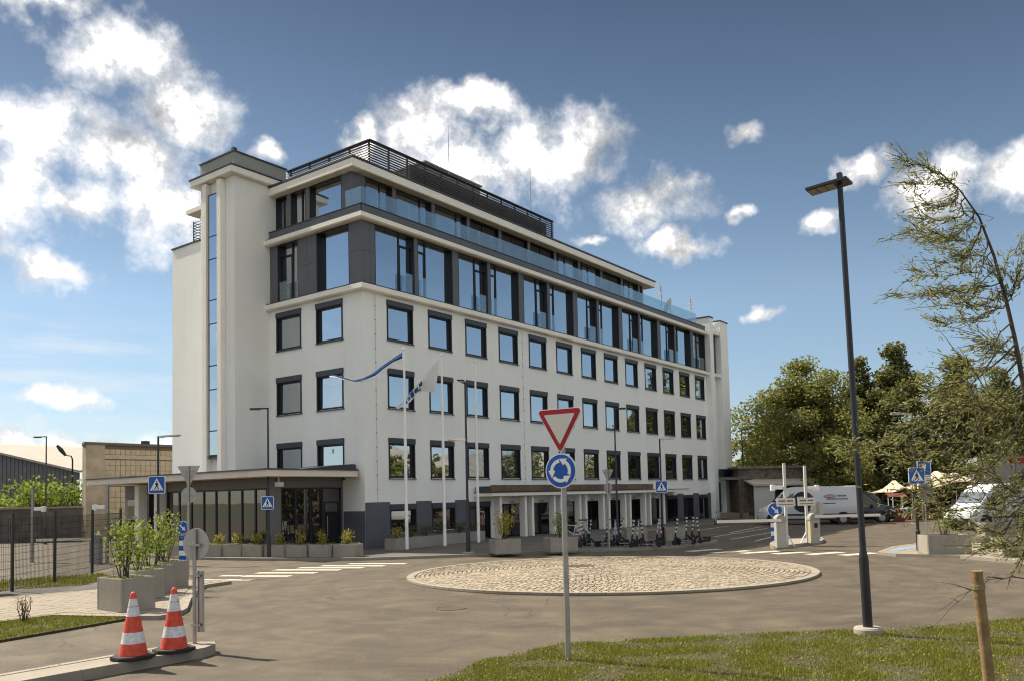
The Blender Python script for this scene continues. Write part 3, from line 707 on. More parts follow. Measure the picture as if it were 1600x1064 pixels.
# main roof with deep white eaves
rf = MB().box(QX - .45, 31.9, QY - .55, 13.3, 18.56, 18.99).build('roof_eaves', WHITE, ob, bevel=.03)
MB().box(QX - .48, 31.95, QY - .58, 13.35, 19.0, 19.10).build('roof_sheet', ROOFM, rf)
# louvre screen on the roof
lv = MB(); LYY = 1.55; LXX = 2.1; LXE = 19.0
lvo = empty('louvre_screen'); lvo.parent = ob
for k in range(9):
    z = 19.62 + k * .135
    o = MB().poly_x([(LYY - .03, z), (LYY + .0, z), (LYY + .04, z + .098), (LYY + .01, z + .098)], LXX, LXE).build('louvre_slat', LOUV, lvo)
    o = MB().poly_y([(LXX - .03, z), (LXX + .0, z), (LXX + .04, z + .098), (LXX + .01, z + .098)], LYY, 8.2).build('louvre_slat', LOUV, lvo)
for k in range(13):
    x = LXX + .05 + (LXE - LXX - .1) * k / 12
    MB().box(x - .035, x + .035, LYY + .055, LYY + .14, 19.1, 20.83).build('louvre_post', LOUV, lvo)
for k in range(1, 5):
    y = LYY + 1.6 * k
    MB().box(LXX + .055, LXX + .14, y - .035, y + .035, 19.1, 20.83).build('louvre_post', LOUV, lvo)
m = MB(); m.box(LXX - .06, LXE, LYY - .06, LYY + .15, 20.83, 20.88); m.box(LXX - .06, LXX + .15, LYY + .151, 8.2, 20.83, 20.88); m.build('louvre_cap', LOUV, lvo)
MB().box(5.6, LXE - .1, LYY + .5, LYY + .6, 19.1, 20.75).build('plant_wall', mat('plant_grey', (0.10, 0.10, 0.10), 0.7), lvo)
GREYBOX = mat('plant_box', (0.30, 0.30, 0.29), 0.6, var=0.1, vscale=2)
m = MB(); m.box(9.0, 14.2, 4.0, 7.5, 19.1, 22.45); m.build('plant_room', GREYBOX, ob)
MB().box(8.9, 14.35, 3.9, 7.6, 22.455, 22.55).build('plant_room_roof', GREYBOX, ob)
for x, y, z0, z1 in [(10.0, 3.0, 19.1, 24.8), (18.5, 3.0, 19.1, 24.8)]:
    MB().tube([(x, y, z0), (x, y, z1 - 1.5), (x, y, z1)], [.03, .022, .008], 6).build('lightning_rod', GALV, ob)
# aerials and dish on the terrace end
GREYL = mat('aerial_metal', (0.34, 0.34, 0.33), 0.5, metal=.6)
for x, y, z1 in [(35.9, 2.0, 19.75), (41.8, 2.0, 19.7)]:
    m = MB(); m.tube([(x, y, 16.5), (x, y, z1)], .03, 6)
    for k in range(5):
        z = z1 - .15 - .25 * k; m.tube([(x - .9 + .1 * k, y - .3, z + .12), (x, y, z)], .018, 5)
        for j in range(4): m.tube([(x - .2 - .2 * j - .1, y - .25 - .1, z + .03 * j - .12), (x - .2 - .2 * j + .1, y + .25 - .1, z + .03 * j + .12)], .010, 4)
    o = m.build('aerial', GREYL, ob)
dm = MB(); prof = [(.02, 0), (.3, .03), (.55, .10), (.72, .19), (.74, .19), (.56, .07), (.3, -.01), (.02, -.03)]
dm.lathe(prof, 0, 0, 20); d_ = dm.build('satellite_dish', mat('dish_white', (0.6, 0.58, 0.52), 0.5), ob, smooth=True); d_.location = (37.4, 2.0, 18.2); d_.rotation_euler = (-RGT * .85 + FWD * .35 + Vector((0, 0, .42))).to_track_quat('Z', 'Y').to_euler()
MB().tube([(37.6, 2.0, 16.5), (37.6, 2.0, 18.1)], .05, 8).build('dish_mast', GREYL, ob)
MB().poly_y([(37.6, 16.5), (37.9, 17.8), (43.2, 17.55), (43.6, 16.5)], 3.0, 6.0).build('skylight_roof', mat('skylight', (0.36, 0.36, 0.33), .6), ob)
# stair tower on the short side
TX, TY0, TY1 = -2.15, 7.0, 9.94
tw = MB()
tw.box(TX, .7, TY0, TY1, 0, 19.1); tw.build('stair_tower', PLASTER, ob)
MB().box(TX - .17, TX + .003, 8.12, 9.01, 4.8, 18.45).build('stair_glazing_box', FRAME, ob)
zs = [4.86, 6.11, 8.24, 9.47, 11.62, 12.85, 15.0, 16.2, 18.40]
so_ = [c for c in children(ob) if c.name.startswith('stair_glazing_box')][0]
for a, b in zip(zs, zs[1:]): MB().box(TX - .19, TX - .172, 8.19, 8.95, a + .03, b - .03).build('pane', GLASS, so_)
for y0, y1 in [(7.76, 8.10), (9.03, 9.40)]: MB().box(TX - .30, TX - .002, y0, y1, 3.2, 19.05).build('tower_fin', WHITE, ob, bevel=.012)
MB().box(TX - .25, TX - .003, 8.10, 9.03, 4.72, 4.79).build('sill', SHUT, ob)
MB().box(TX - .40, .95, TY0 - .32, TY1 + .45, 19.11, 19.46).build('tower_cornice', WHITE, ob, bevel=.03)
MB().box(TX - .43, .98, TY0 - .35, TY1 + .48, 19.465, 19.53).build('drip_flashing', ROOFM, ob)
TPAR = mat('tower_parapet', (0.30, 0.30, 0.27), 0.7, var=.06, vscale=1)
m = MB(); m.box(TX + .0, 1.1, TY0 + .02, TY1 + .05, 19.53, 20.34); m.build('tower_parapet', TPAR, ob)
m = MB(); m.box(TX - .05, 1.18, TY0 - .03, TY1 + .1, 20.345, 20.42); m.box(TX - .03, TX + .18, TY0, TY0 + .2, 20.421, 20.56); m.build('parapet_cap', ROOFM, ob)
# rear wing beyond the tower
MB().box(-1.0, .8, TY1 + .01, 14.57, 0, 16.92).build('wing', PLASTER, ob)
MB().box(-1.06, .85, TY1 + .02, 14.62, 16.925, 17.0).build('parapet_cap', ROOFM, ob)
m = MB()
for k in range(7): m.tube([(-.9, 11.2, 17.15 + k * .16), (-.9, 12.6, 17.15 + k * .16)], .02, 5); m.tube([(-.9, 12.6, 17.15 + k * .16), (.8, 12.6, 17.15 + k * .16)], .02, 5)
m.tube([(-.9, 12.6, 17), (-.9, 12.6, 18.2)], .03, 5); m.tube([(-.9, 11.2, 17), (-.9, 11.2, 18.2)], .03, 5)
m.build('terrace_railing', POLE, ob)
MB().box(-.5, 2.0, 11.0, 14.0, 19.0, 19.25).build('roof_eaves', WHITE, ob)
# downpipe cable with clamps near the corner
m = MB(); m.tube([(.80, -.03, 1.9), (.80, -.03, 12.3)], .007, 4)
for k in range(15): m.box(.78, .82, -.05, -.0, 2.2 + k * .68, 2.24 + k * .68)
m.build('lightning_conductor', mat('clamp_grey', (.25, .25, .24), .6), ob)
m = MB(); m.tube([(12.9, -.03, 3.1), (12.9, -.03, 12.3)], .006, 4)
for k in range(13): m.box(12.88, 12.92, -.05, 0, 3.4 + k * .68, 3.44 + k * .68)
m.build('lightning_conductor', MATS['clamp_grey'], ob)
# far stair block
XE = 40.0; SYP = -.45
MB().box(XE + .002, 40.75, SYP, 14.0, 0, 17.36).build('stair_pilaster', PLASTER, ob)
MB().box(40.752, 42.35, .1, 14.0, 0, 17.1).build('stair_bay_wall', PLASTER, ob)
MB().box(42.352, 44.0, SYP, 14.0, 0, 17.36).build('stair_pilaster', PLASTER, ob)
for a, b in [(XE - .05, 40.8), (42.3, 44.05)]: MB().box(a, b, SYP - .05, 14.1, 17.365, 17.47).build('parapet_cap', ROOFM, ob)
MB().box(40.76, 42.34, SYP + .06, .099, 16.05, 16.3).build('cornice', WHITE, ob)
MB().box(40.76, 42.34, SYP + .06, .099, 12.4, 12.65).build('cornice', WHITE, ob)
o = MB().box(40.8, 42.3, .03, .099, 12.66, 16.04).build('window', FRAME, ob); MB().box(40.9, 42.2, .02, .029, 12.8, 15.9).build('pane', GLASS_LOW, o)
for z0, z1 in [(9.65, 10.45), (8.45, 9.3), (6.25, 7.05), (5.0, 5.8)]:
    o = MB().box(41.1, 41.9, .03, .099, z0, z1).build('window', FRAME, ob); MB().box(41.17, 41.83, .02, .029, z0 + .07, z1 - .07).build('pane', GLASS_LOW, o)
# entrance canopy with paired fins on the long side
COPPER = mat('stained_fascia', (0.20, 0.125, 0.080), 0.75, var=0.5, vscale=1.6, var2=(0.085, 0.055, 0.04), detail=9)
MB().box(8.1, 32.9, -1.25, -.002, 2.45, 2.64).build('entrance_canopy', WHITE, ob, bevel=.01)
MB().box(8.06, 32.95, -1.29, -.003, 2.642, 2.68).build('canopy_edge', ROOFM, ob)
xs = [8.12 + .9 * k for k in range(22)]
for a, b in zip(xs, xs[1:]): MB().box(a + .004, b - .004, -1.20, -1.12, 2.70, 3.06).build('fascia_panel', COPPER, ob)
MB().box(8.13, 27.0, -1.11, -.1, 2.69, 3.0).build('canopy_upstand', ROOFM, ob)
for x in [9.15, 11.5, 12.2, 14.5, 15.2, 17.4, 18.12, 20.33, 21.05, 23.26, 23.96, 26.18, 26.96, 29.17]:
    MB().box(x, x + .22, -.95, -.55, .1, 2.449).build('canopy_fin', WHITE, ob, bevel=.01)
for (a, b) in BAYS:
    f = MB(); f.box(a, a + .06, -.02, .2, .1, 2.0); f.box(b - .06, b, -.02, .2, .1, 2.0); f.box(a, b, -.02, .2, 1.94, 2.0); f.box((a + b) / 2 - .03, (a + b) / 2 + .03, .05, .15, .1, 1.95)
    o = f.build('shopfront', FRAME, ob)
    MB().box(a + .06, (a + b) / 2 - .03, .09, .1, .12, 1.94).build('pane', GLASS_LOW, o); MB().box((a + b) / 2 + .03, b - .06, .09, .1, .12, 1.94).build('pane', GLASS_LOW, o)
    MB().box((a + b) / 2 - .22, (a + b) / 2 + .22, -.03, -.004, 2.07, 2.115).build('name_strip', FRAME, ob)
# far entrance porch
m = MB().box(40.8, 46.2, -3.2, -.46, 3.35, 3.6).build('porch_roof', CLAD2, ob)
MB().box(40.8, 42.4, -.9, -.46, 3.61, 4.3).build('porch_upstand', FRAME, ob)
for x, y in [(43.5, -2.9), (45.8, -2.9), (45.8, -1.0)]: MB().box(x - .16, x + .16, y - .16, y + .16, 0, 3.349).build('porch_column', PLASTER, ob)
MB().box(41.0, 42.2, -.02, .098, .6, 3.2).build('porch_door', FRAME, ob)
m = MB(); m.box(40.9, 46.2, -3.0, -.47, 0, .55); m.box(40.6, 46.5, -3.6, -3.01, 0, .28); m.build('porch_steps', KERB, ob)

# ---------------------------------------------------------------- glazed pavilion with broad canopy
pv_ = empty('glazed_pavilion', (0, 0, 0), label='low grey pavilion with dark glazing under a broad cream canopy, left of the office', cat='pavilion')
PX, PY = -4.02, 1.49; PYE = 10.0
CORE = MATS['interior_dark']
MB().box(PX + .6, -.05, PY + .6, PYE + 5, .05, 3.2).build('interior', CORE, pv_)
MB().box(PX + .05, -.025, PY + .05, 15.2, .0, .10).build('floor', KERB, pv_)
CL3 = mat('pavilion_grey', (0.155, 0.15, 0.142), 0.55, var=.08, vscale=1)
xs = [PX, -2.7, -1.35, -.024]
for a, b in zip(xs, xs[1:]): MB().box(a + .004, b - .004, PY, PY + .12, 3.06, 3.50).build('cladding_panel', CL3, pv_)
ys = [PY + .122, 3.4, 5.2, 7.0, 8.6, PYE]
for a, b in zip(ys, ys[1:]): MB().box(PX, PX + .12, a + .004, b - .004, 3.06, 3.50).build('cladding_panel', CL3, pv_)
MB().box(PX, PX + .38, PY, PY + .38, .1, 3.058).build('corner_post', CL3, pv_)
MB().box(-.12, -.024, PY, PY + .15, .1, 3.058).build('jamb', CL3, pv_)
def glaz(x0, x1, name='glazing', door=False):
    f = MB(); f.box(x0, x0 + .05, 0.02, .12, .1, 3.05); f.box(x1 - .05, x1, .02, .12, .1, 3.05); f.box(x0 + .05, x1 - .05, .02, .12, 2.98, 3.05); f.box(x0 + .05, x1 - .05, .02, .12, .1, .2)
    if door: f.box(x0 + .05, x1 - .05, .02, .12, 2.3, 2.4); f.box(x0 + .05, x0 + .16, .02, .1, .2, 2.3); f.box(x1 - .16, x1 - .05, .02, .1, .2, 2.3)
    o = f.build(name, FRAME)
    if door:
        MB().box(x0 + .16, x1 - .16, .06, .07, .2, 2.3).build('pane', GLASS_LOW, o); MB().box(x0 + .05, x1 - .05, .06, .07, 2.4, 2.98).build('pane', GLASS_LOW, o)
        MB().tube([(x0 + .22, -.05, .8), (x0 + .22, -.05, 1.7)], .02, 6).build('door_handle', GALV, o)
    else: MB().box(x0 + .05, x1 - .05, .06, .07, .2, 2.98).build('pane', GLASS_LOW, o)
    return o
for a, b, dr in [(-3.62, -2.82, 0), (-2.82, -1.97, 0), (-1.97, -1.25, 0), (-1.25, -.13, 1)]:
    o = glaz(a, b, 'door' if dr else 'glazing', bool(dr)); o.parent = pv_; o.location = (0, PY, 0)
ys = [1.88, 2.88, 3.88, 4.88, 5.9, 6.9, 7.95, 9.0, 10.0]
for a, b in zip(ys, ys[1:]):
    o = glaz(0, b - a); o.parent = pv_; o.location = (PX, b, 0); o.rotation_euler = (0, 0, LROT)
# covered entrance at the far end: cream columns and dark doorway
for y in (10.25, 12.1): MB().box(PX - .35, PX + .1, y, y + .38, .0, 3.45).build('column', WHITE, pv_)
dw = MB().box(PX + .5, PX + .62, 12.6, 15.0, 0, 3.45).build('doorway', CL3, pv_)
for a, b in [(12.9, 13.7), (13.8, 14.7)]: MB().box(PX + .48, PX + .499, a, b, .1, 2.7).build('pane', GLASS_LOW, dw)
MB().box(PX + .47, PX + .498, 12.75, 13.3, 3.05, 3.25).build('name_plate', SWHITE, dw); MB().box(PX + .47, PX + .498, 13.35, 14.0, 3.05, 3.25).build('name_plate', BLUE, dw)
MB().box(PX + .63, -.2, 10.1, 15.0, 0, 3.45).build('rear_room', CL3, pv_)
cp = MB(); cpl = [(-.35, .12), (-5.45, .12), (-5.35, 15.5), (-1.02, 15.5), (-1.02, 9.95), (-2.47, 9.93), (-2.47, 6.98), (-.02, 6.98), (-.02, .4)]
cp.prism(cpl, 3.52, 3.80); canopy = cp.build('canopy', mat('canopy_cream', (0.72, 0.64, 0.54), 0.75, var=.08, vscale=1.2), pv_)
MB().prism([(-.3, .07), (-5.5, .07), (-5.4, 15.55), (-1.03, 15.55), (-1.03, 9.96), (-2.48, 9.94), (-2.48, 6.97), (-.03, 6.97), (-.03, .4)], 3.802, 3.86).build('roof_sheet', ROOFM, canopy)
MB().add([(-3.4, .5, 3.861), (-.1, .5, 3.861), (-.1, 3.2, 3.861), (-3.4, 3.2, 3.861), (-.4, .5, 4.12), (-.1, .5, 4.12), (-.1, 3.2, 4.12), (-.4, 3.2, 4.12)], [(0, 1, 5, 4), (1, 2, 6, 5), (2, 3, 7, 6), (3, 0, 4, 7), (4, 5, 6, 7)]).build('roof_fall', ROOFM, canopy)
m = MB(); m.box(-4.2, -3.95, .9, 1.2, 3.1, 3.3); m.tube([(-4.1, 1.05, 3.3), (-4.1, 1.05, 3.52)], .03, 6); m.build('security_camera', SWHITE, pv_)

# venetian blinds behind two first-floor panes, a paper notice in another
GLASS_SEE = glass_mat('blind_glass', (0.006, 0.007, 0.009), 0.30, transp=0.85, tcol=(0.85, 0.88, 0.88))
BLINDM = mat('blind_slat', (0.42, 0.40, 0.37), 0.6)
for w_ in [c for c in children(ob) if c.name.split('.')[0] == 'window' and abs(c.location.z - ROWS[2][0]) < .01]:
    if w_.rotation_euler.z == 0 and any(abs(w_.location.x - WX[k]) < .01 for k in (2, 3)):
        for c in children(w_):
            if c.name.startswith('pane'): c.data = c.data.copy(); c.data.materials[0] = GLASS_SEE
        m = MB()
        for k in range(21): z = .16 + k * .068; m.add([(.16, .155, z), (WW - .16, .155, z), (WW - .16, .190, z + .045), (.16, .190, z + .045)], [(0, 1, 2, 3)])
        o = m.build('venetian_blind', BLINDM, w_); o['kind'] = 'stuff'
    if w_.rotation_euler.z != 0 and w_.location.y < 4:
        MB().box(.9, 1.03, .122, .13, 1.28, 1.5).build('paper_notice', SWHITE, w_)
# no two panes hang exactly true: tilt each by a fraction of a degree
for o_ in list(D.objects):
    if o_.name.split('.')[0] == 'pane' and o_.parent is not None and o_.data.materials and o_.data.materials[0] is GLASS:
        R_ = Matrix.Rotation(math.radians(rnd.gauss(0, .22)), 3, 'X') @ Matrix.Rotation(math.radians(rnd.gauss(0, .22)), 3, 'Z')
        c_ = sum((Vector(v_) for v_ in o_.bound_box), Vector()) / 8
        o_.rotation_euler = R_.to_euler(); o_.location = c_ - R_ @ c_

# ---------------------------------------------------------------- vegetation helpers
import numpy as np
nr_ = np.random.default_rng(11)
def np_mesh(name, V, Q, m, parent=None):
    """V (n,3) float, Q (k,s) int faces all with s corners"""
    me = D.meshes.new(name); k, s = Q.shape
    me.vertices.add(len(V)); me.vertices.foreach_set('co', np.asarray(V, np.float32).ravel())
    me.loops.add(k * s); me.loops.foreach_set('vertex_index', np.asarray(Q, np.int32).ravel())
    me.polygons.add(k); me.polygons.foreach_set('loop_start', np.arange(0, k * s, s, dtype=np.int32))
    me.update(calc_edges=True); me.materials.append(m)
    o = D.objects.new(name, me); col.objects.link(o)
    if parent is not None: o.parent = parent
    return o
def leaves(C, L, Wd, droop=0.0, axis=None, fold=True):
    """kite-shaped leaves at centres C (n,3) with length L, width Wd (arrays or scalars); axis = preferred direction (n,3)"""
    n = len(C)
    a = nr_.normal(size=(n, 3)); a[:, 2] *= 0.7; a[:, 2] -= droop
    if axis is not None: a = a * 0.45 + axis
    a /= np.linalg.norm(a, axis=1)[:, None] + 1e-9
    b = np.cross(a, nr_.normal(size=(n, 3))); b /= np.linalg.norm(b, axis=1)[:, None] + 1e-9
    L = (np.ones(n) * L * nr_.uniform(.7, 1.3, n))[:, None]; Wd = (np.ones(n) * Wd * nr_.uniform(.7, 1.3, n))[:, None]
    V = np.stack([C - a * L / 2, C + b * Wd / 2, C + a * L / 2, C - b * Wd / 2], 1).reshape(-1, 3)
    return V, np.arange(n * 4).reshape(n, 4)
LEAF_A = leaf_mat('leaf_birch', (0.195, 0.215, 0.065), trans=.45)
LEAF_B = leaf_mat('leaf_poplar', (0.130, 0.148, 0.050), trans=.4)
LEAF_C = leaf_mat('leaf_shrub', (0.19, 0.26, 0.045), trans=.45)
LEAF_Y = leaf_mat('leaf_yellow', (0.36, 0.34, 0.06), trans=.45)
LEAF_D = leaf_mat('leaf_dark', (0.085, 0.10, 0.032))
LEAF_W = leaf_mat('leaf_willow', (0.235, 0.25, 0.095), trans=.45)
BARK = mat('bark', (0.085, 0.065, 0.045), 0.9, var=.4, vscale=6, bump=.5, bscale=20)
BARKW = mat('bark_pale', (0.17, 0.14, 0.105), 0.9, var=.4, vscale=5, bump=.5, bscale=20)
def tree(base, h, rad, n_leaf, lm, bark, label, seed, lowest=.15, leaf=.34, shape='oval', group='trees behind the car park', lean=0.0, name='tree'):
    r = random.Random(seed); bx, by = base
    root = empty(name, (bx, by, 0), label=label, cat='tree', group=group)
    tb = MB(); pts = []; k = 9
    for i in range(k + 1):
        t = i / k; pts.append((lean * t * h + r.uniform(-.15, .15) * t, r.uniform(-.15, .15) * t, t * h * .92))
    rt = h * .022
    tb.tube(pts, [rt * (1.25 if i == 0 else 1) * (1 - .88 * i / k) for i in range(k + 1)], 8)
    clumps = []
    nl = int(10 + h * 1.6)
    for i in range(nl):
        t = lowest + (1 - lowest) * (i + r.random()) / nl
        if shape == 'oval': rr = rad * (math.sin(math.pi * min(1, (t - lowest) / (1 - lowest) * .86 + .14)) ** .65)
        elif shape == 'poplar': rr = rad * (1 - ((t - lowest) / (1 - lowest)) ** 2.2 * .85) * (.72 + .28 * min(1, (t - lowest) * 6))
        else: rr = rad * (1 - .55 * t)
        a = i * 2.4 + r.uniform(-.5, .5)
        p0 = Vector(pts[min(k, int(t * k * .9))]); L = rr * r.uniform(.65, 1.05)
        up = L * (.55 if shape != 'poplar' else .9) * r.uniform(.6, 1.1)
        p2 = p0 + Vector((math.cos(a) * L, math.sin(a) * L, up))
        p1 = p0.lerp(p2, .5) + Vector((0, 0, -.1 * L))
        rb = rt * (1 - .8 * t) * .5
        tb.tube([p0, p1, p2], [rb, rb * .6, rb * .2], 5, False)
        for s in range(5):
            q = p0.lerp(p2, r.uniform(.35, 1.05)) + Vector((r.gauss(0, .22), r.gauss(0, .22), r.gauss(0, .18))) * rr * .8
            if s < 2: tb.tube([p0.lerp(p2, .5), q], [rb * .5, rb * .15], 4, False)
            clumps.append((q, r.uniform(.55, 1.1) * rad * .24))
    top = Vector(pts[-1])
    for s in range(6): clumps.append((top + Vector((r.gauss(0, .3), r.gauss(0, .3), r.uniform(-.8, .5))), rad * .18))
    tb.build('trunk', bark, root, smooth=True)
    C = np.array([c[0][:] for c in clumps]); R_ = np.array([c[1] for c in clumps])
    idx = nr_.choice(len(C), n_leaf, p=R_ ** 2 / (R_ ** 2).sum())
    d = nr_.normal(size=(n_leaf, 3)); d /= np.linalg.norm(d, axis=1)[:, None]
    rr = nr_.uniform(0, 1, n_leaf) ** .45
    P = C[idx] + d * (R_[idx] * rr)[:, None] * np.array([1.15, 1.15, .85])
    P = P[P[:, 2] > .4]
    V, Q = leaves(P, leaf, leaf * .62, droop=.35)
    np_mesh('crown', V, Q, lm, root)
    return root
def shrub(base, z, h, w, n, lm, label, seed, leaf=.07, group=None, stems=7, name='shrub', cat='shrub', width_ratio=.55, bark=BARK, spread=1.0):
    r = random.Random(seed); root = empty(name, (base[0], base[1], z), label=label, cat=cat, group=group)
    sb = MB(); C = []; A = []
    for i in range(stems):
        a = r.uniform(0, 6.28); L = h * r.uniform(.7, 1.05); o = w * .5 * r.uniform(.2, 1.0) * spread
        p0 = Vector((math.cos(a) * o * .3, math.sin(a) * o * .3, 0)); p2 = Vector((math.cos(a) * o, math.sin(a) * o, L)); p1 = p0.lerp(p2, .5) + Vector((r.gauss(0, .06), r.gauss(0, .06), 0)) * h
        sb.tube([p0, p1, p2], [.014 * h ** .5, .009, .004], 5, False)
        for k in range(int(n / stems)):
            t = r.uniform(.18, 1.0) ** .8
            q = (p0.lerp(p1, t * 2) if t < .5 else p1.lerp(p2, t * 2 - 1)) + Vector((r.gauss(0, .12), r.gauss(0, .12), r.gauss(0, .07))) * w
            C.append(q[:]); A.append((math.cos(a) * .4, math.sin(a) * .4, .6))
    sb.build('stem', bark, root)
    V, Q = leaves(np.array(C), leaf, leaf * width_ratio, axis=np.array(A))
    np_mesh('foliage', V, Q, lm, root)
    return root
def blades(name, poly, n, m, hmin, hmax, z, seed, density=None, w=.012, parent=None):
    rg = np.random.default_rng(seed); P = np.array(poly); lo, hi = P.min(0), P.max(0); pts = []
    while len(pts) < n:
        c = rg.uniform(lo, hi, size=(4000, 2))
        for x, y in c:
            if inside((x, y), poly) and (density is None or density(x, y, rg)): pts.append((x, y))
            if len(pts) >= n: break
    C = np.array(pts); n = len(C); a = rg.uniform(0, 6.28, n); hh = rg.uniform(hmin, hmax, n) * rg.uniform(.5, 1, n)
    d = np.stack([np.cos(a), np.sin(a)], 1); b = np.stack([-d[:, 1], d[:, 0]], 1)
    ln = rg.uniform(.1, .8, n)
    V = np.zeros((n, 3, 3)); V[:, 0, :2] = C - b * w * .5; V[:, 1, :2] = C + b * w * .5; V[:, 2, :2] = C + d * (hh * ln)[:, None]
    V[:, 0:2, 2] = z - .01; V[:, 2, 2] = z + hh
    o = np_mesh(name, V.reshape(-1, 3), np.arange(n * 3).reshape(n, 3), m, parent); return o
GRASS = leaf_mat('grass_blade', (0.165, 0.19, 0.020), trans=.3, hue=.35)
GRASSD = leaf_mat('grass_dry', (0.20, 0.155, 0.075), trans=.2, hue=.3)
from mathutils import noise as mnoise
def patch(sc, th, sd=0.0):
    def f(x, y, rg): return mnoise.noise(Vector((x * sc, y * sc, sd))) + rg.normal() * .22 > th
    return f
def near(maxd, inner):
    def f(x, y, rg):
        dd = math.hypot(x - CAM.x, y - CAM.y)
        return dd < maxd and rg.random() < (6.5 / max(dd, 6.5)) ** 1.2 and inner(x, y, rg)
    return f
vis = [g2d(*q) for q in [(630, 1075), (684, 1064), (757, 1034), (878, 1008.5), (1000, 1001.5), (1200, 991.5), (1400, 983.5), (1600, 968.5), (1760, 956), (1760, 1120)]]
for nm, N, m_, hm, hx, th, sd in [('grass', 95000, GRASS, .02, .075, .02, 0.0), ('dry_grass', 26000, GRASSD, .015, .045, -.15, 5.0)]:
    o = blades(nm, vis, N, m_, hm, hx, .035, 3 if m_ is GRASS else 4, near(40, patch(1.5, th, sd)), w=.011)
    tag(o, 'short green grass growing patchily on the near lawn' if m_ is GRASS else 'dry straw and dead grass scattered over the near lawn', 'grass', kind='stuff')
_n = 9000; _c = []
_rg = np.random.default_rng(77); _P = np.array(vis); _lo, _hi = _P.min(0), _P.max(0)
while len(_c) < _n:
    x_, y_ = _rg.uniform(_lo, _hi)
    if inside((x_, y_), vis) and _rg.random() < (6.5 / max(6.5, math.hypot(x_ - CAM.x, y_ - CAM.y))) ** 1.2: _c.append((x_, y_, .042 + _rg.uniform(0, .03)))
_c = np.array(_c)
V_, Q_ = leaves(_c[:3500], .030, .018, axis=np.array([[0, 0, .1]]).repeat(3500, 0)); tag(np_mesh('leaf_litter', V_, Q_, leaf_mat('litter', (.17, .10, .05), trans=.1)), 'brown leaf litter scattered among the near grass', 'leaf litter', kind='stuff')
V_, Q_ = leaves(_c[3500:], .034, .026, axis=np.array([[0, 0, .5]]).repeat(_n - 3500, 0)); tag(np_mesh('clover', V_, Q_, LEAF_C), 'small clover leaves and weeds among the near grass', 'weeds', kind='stuff')
for i, (pl_, N) in enumerate([(lawnF, 14000), (lawnB, 16000)]):
    o = blades('grass', pl_, N, GRASS, .05, .16 if i else .11, .05, 20 + i, patch(.8, -.25, 2.0), w=.022)
    tag(o, ['short grass on the verge below the big concrete planter', 'taller grass along the foot of the mesh fence'][i], 'grass', kind='stuff')
def weed(p, h, n, label, seed, m=LEAF_C, leaf=.05):
    return shrub((p[0], p[1]), .05, h, h * .5, n, m, label, seed, leaf=leaf, name='weed', cat='weed', stems=9)
wp = G(37, 975); weed(wp, .55, 120, 'thin dry twiggy shrub on the front verge', 5, GRASSD, .05)

# background trees (positions from depth along the view)
def bpos(px, depth): p = at(px, 770, depth); return (p.x, p.y)
tree(bpos(1262, 74), 14.6, 5.6, 34000, LEAF_A, BARKW, 'broad light green birch behind the white van', 1, lowest=.12, leaf=.30, shape='oval')
tree(bpos(1205, 80), 9.8, 3.6, 13000, LEAF_A, BARKW, 'smaller pale green tree beside the end of the office', 2, lowest=.1, leaf=.30)
tree(bpos(1160, 88), 5.4, 2.8, 6000, LEAF_A, BARKW, 'low pale bush-like tree just right of the office end wall', 3, lowest=.1, leaf=.3)
tree(bpos(1350, 78), 15.2, 3.6, 20000, LEAF_B, BARK, 'dark poplar right of the birch, behind the tall lamp post', 4, lowest=.12, leaf=.34, shape='poplar')
tree(bpos(1405, 76), 16.2, 4.2, 26000, LEAF_B, BARK, 'tallest dark poplar in the middle of the tree row', 5, lowest=.1, leaf=.34, shape='poplar')
tree(bpos(1500, 78), 15.0, 4.2, 24000, LEAF_B, BARK, 'dark poplar partly behind the near willow', 6, lowest=.1, leaf=.34, shape='poplar')
tree(bpos(1575, 80), 14.0, 4.6, 20000, LEAF_B, BARK, 'dark poplar at the right edge of the picture', 7, lowest=.1, leaf=.34, shape='poplar')
tree(bpos(1310, 68), 6.4, 3.6, 11000, LEAF_A, BARK, 'low leafy tree above the roof of the white van', 8, lowest=.12, leaf=.28)
tree(bpos(1440, 70), 6.0, 4.0, 11000, LEAF_D, BARK, 'dark bushy tree above the cream tents', 9, lowest=.1, leaf=.28)
tree(bpos(1545, 72), 6.6, 4.2, 11000, LEAF_D, BARK, 'dark bushy tree above the pale container', 10, lowest=.1, leaf=.28)
# trees outside the frame to the right: they show in the window glass
for i, (x, y, h_) in enumerate([(33, -33, 8.5), (44, -36, 9), (56, -31, 10), (27, -37, 8)]):
    tree((x, y), h_, h_ * .4, 3500, LEAF_B, BARK, ['nearer leafy tree beyond the right edge, mirrored in the lower office windows', 'middle leafy tree beyond the right edge, mirrored in the office windows', 'tallest leafy tree beyond the right edge, mirrored in far office windows', 'farthest-right leafy tree beyond the edge, mirrored near the corner'][i], 30 + i, lowest=.1, leaf=.45, shape='oval', group='trees mirrored in the windows')
# shrubs over the left boundary wall
for i, (px, d_, h_, w_) in enumerate([(12, 62, 3.6, 5.0), (62, 60, 4.6, 3.6), (95, 60, 4.2, 4.0), (40, 63, 3.0, 3.0)]):
    p = bpos(px, d_)
    shrub(p, 0, h_, w_, 1500, LEAF_C, ['bushy green shrub at the left edge above the boundary wall', 'tall green bush behind the thin lamp post over the wall', 'round green bush beside the tiled building', 'low green bush between two taller ones over the wall'][i], 40 + i, leaf=.26, stems=14, group='bushes over the boundary wall', name='bush', cat='bush', width_ratio=.7)

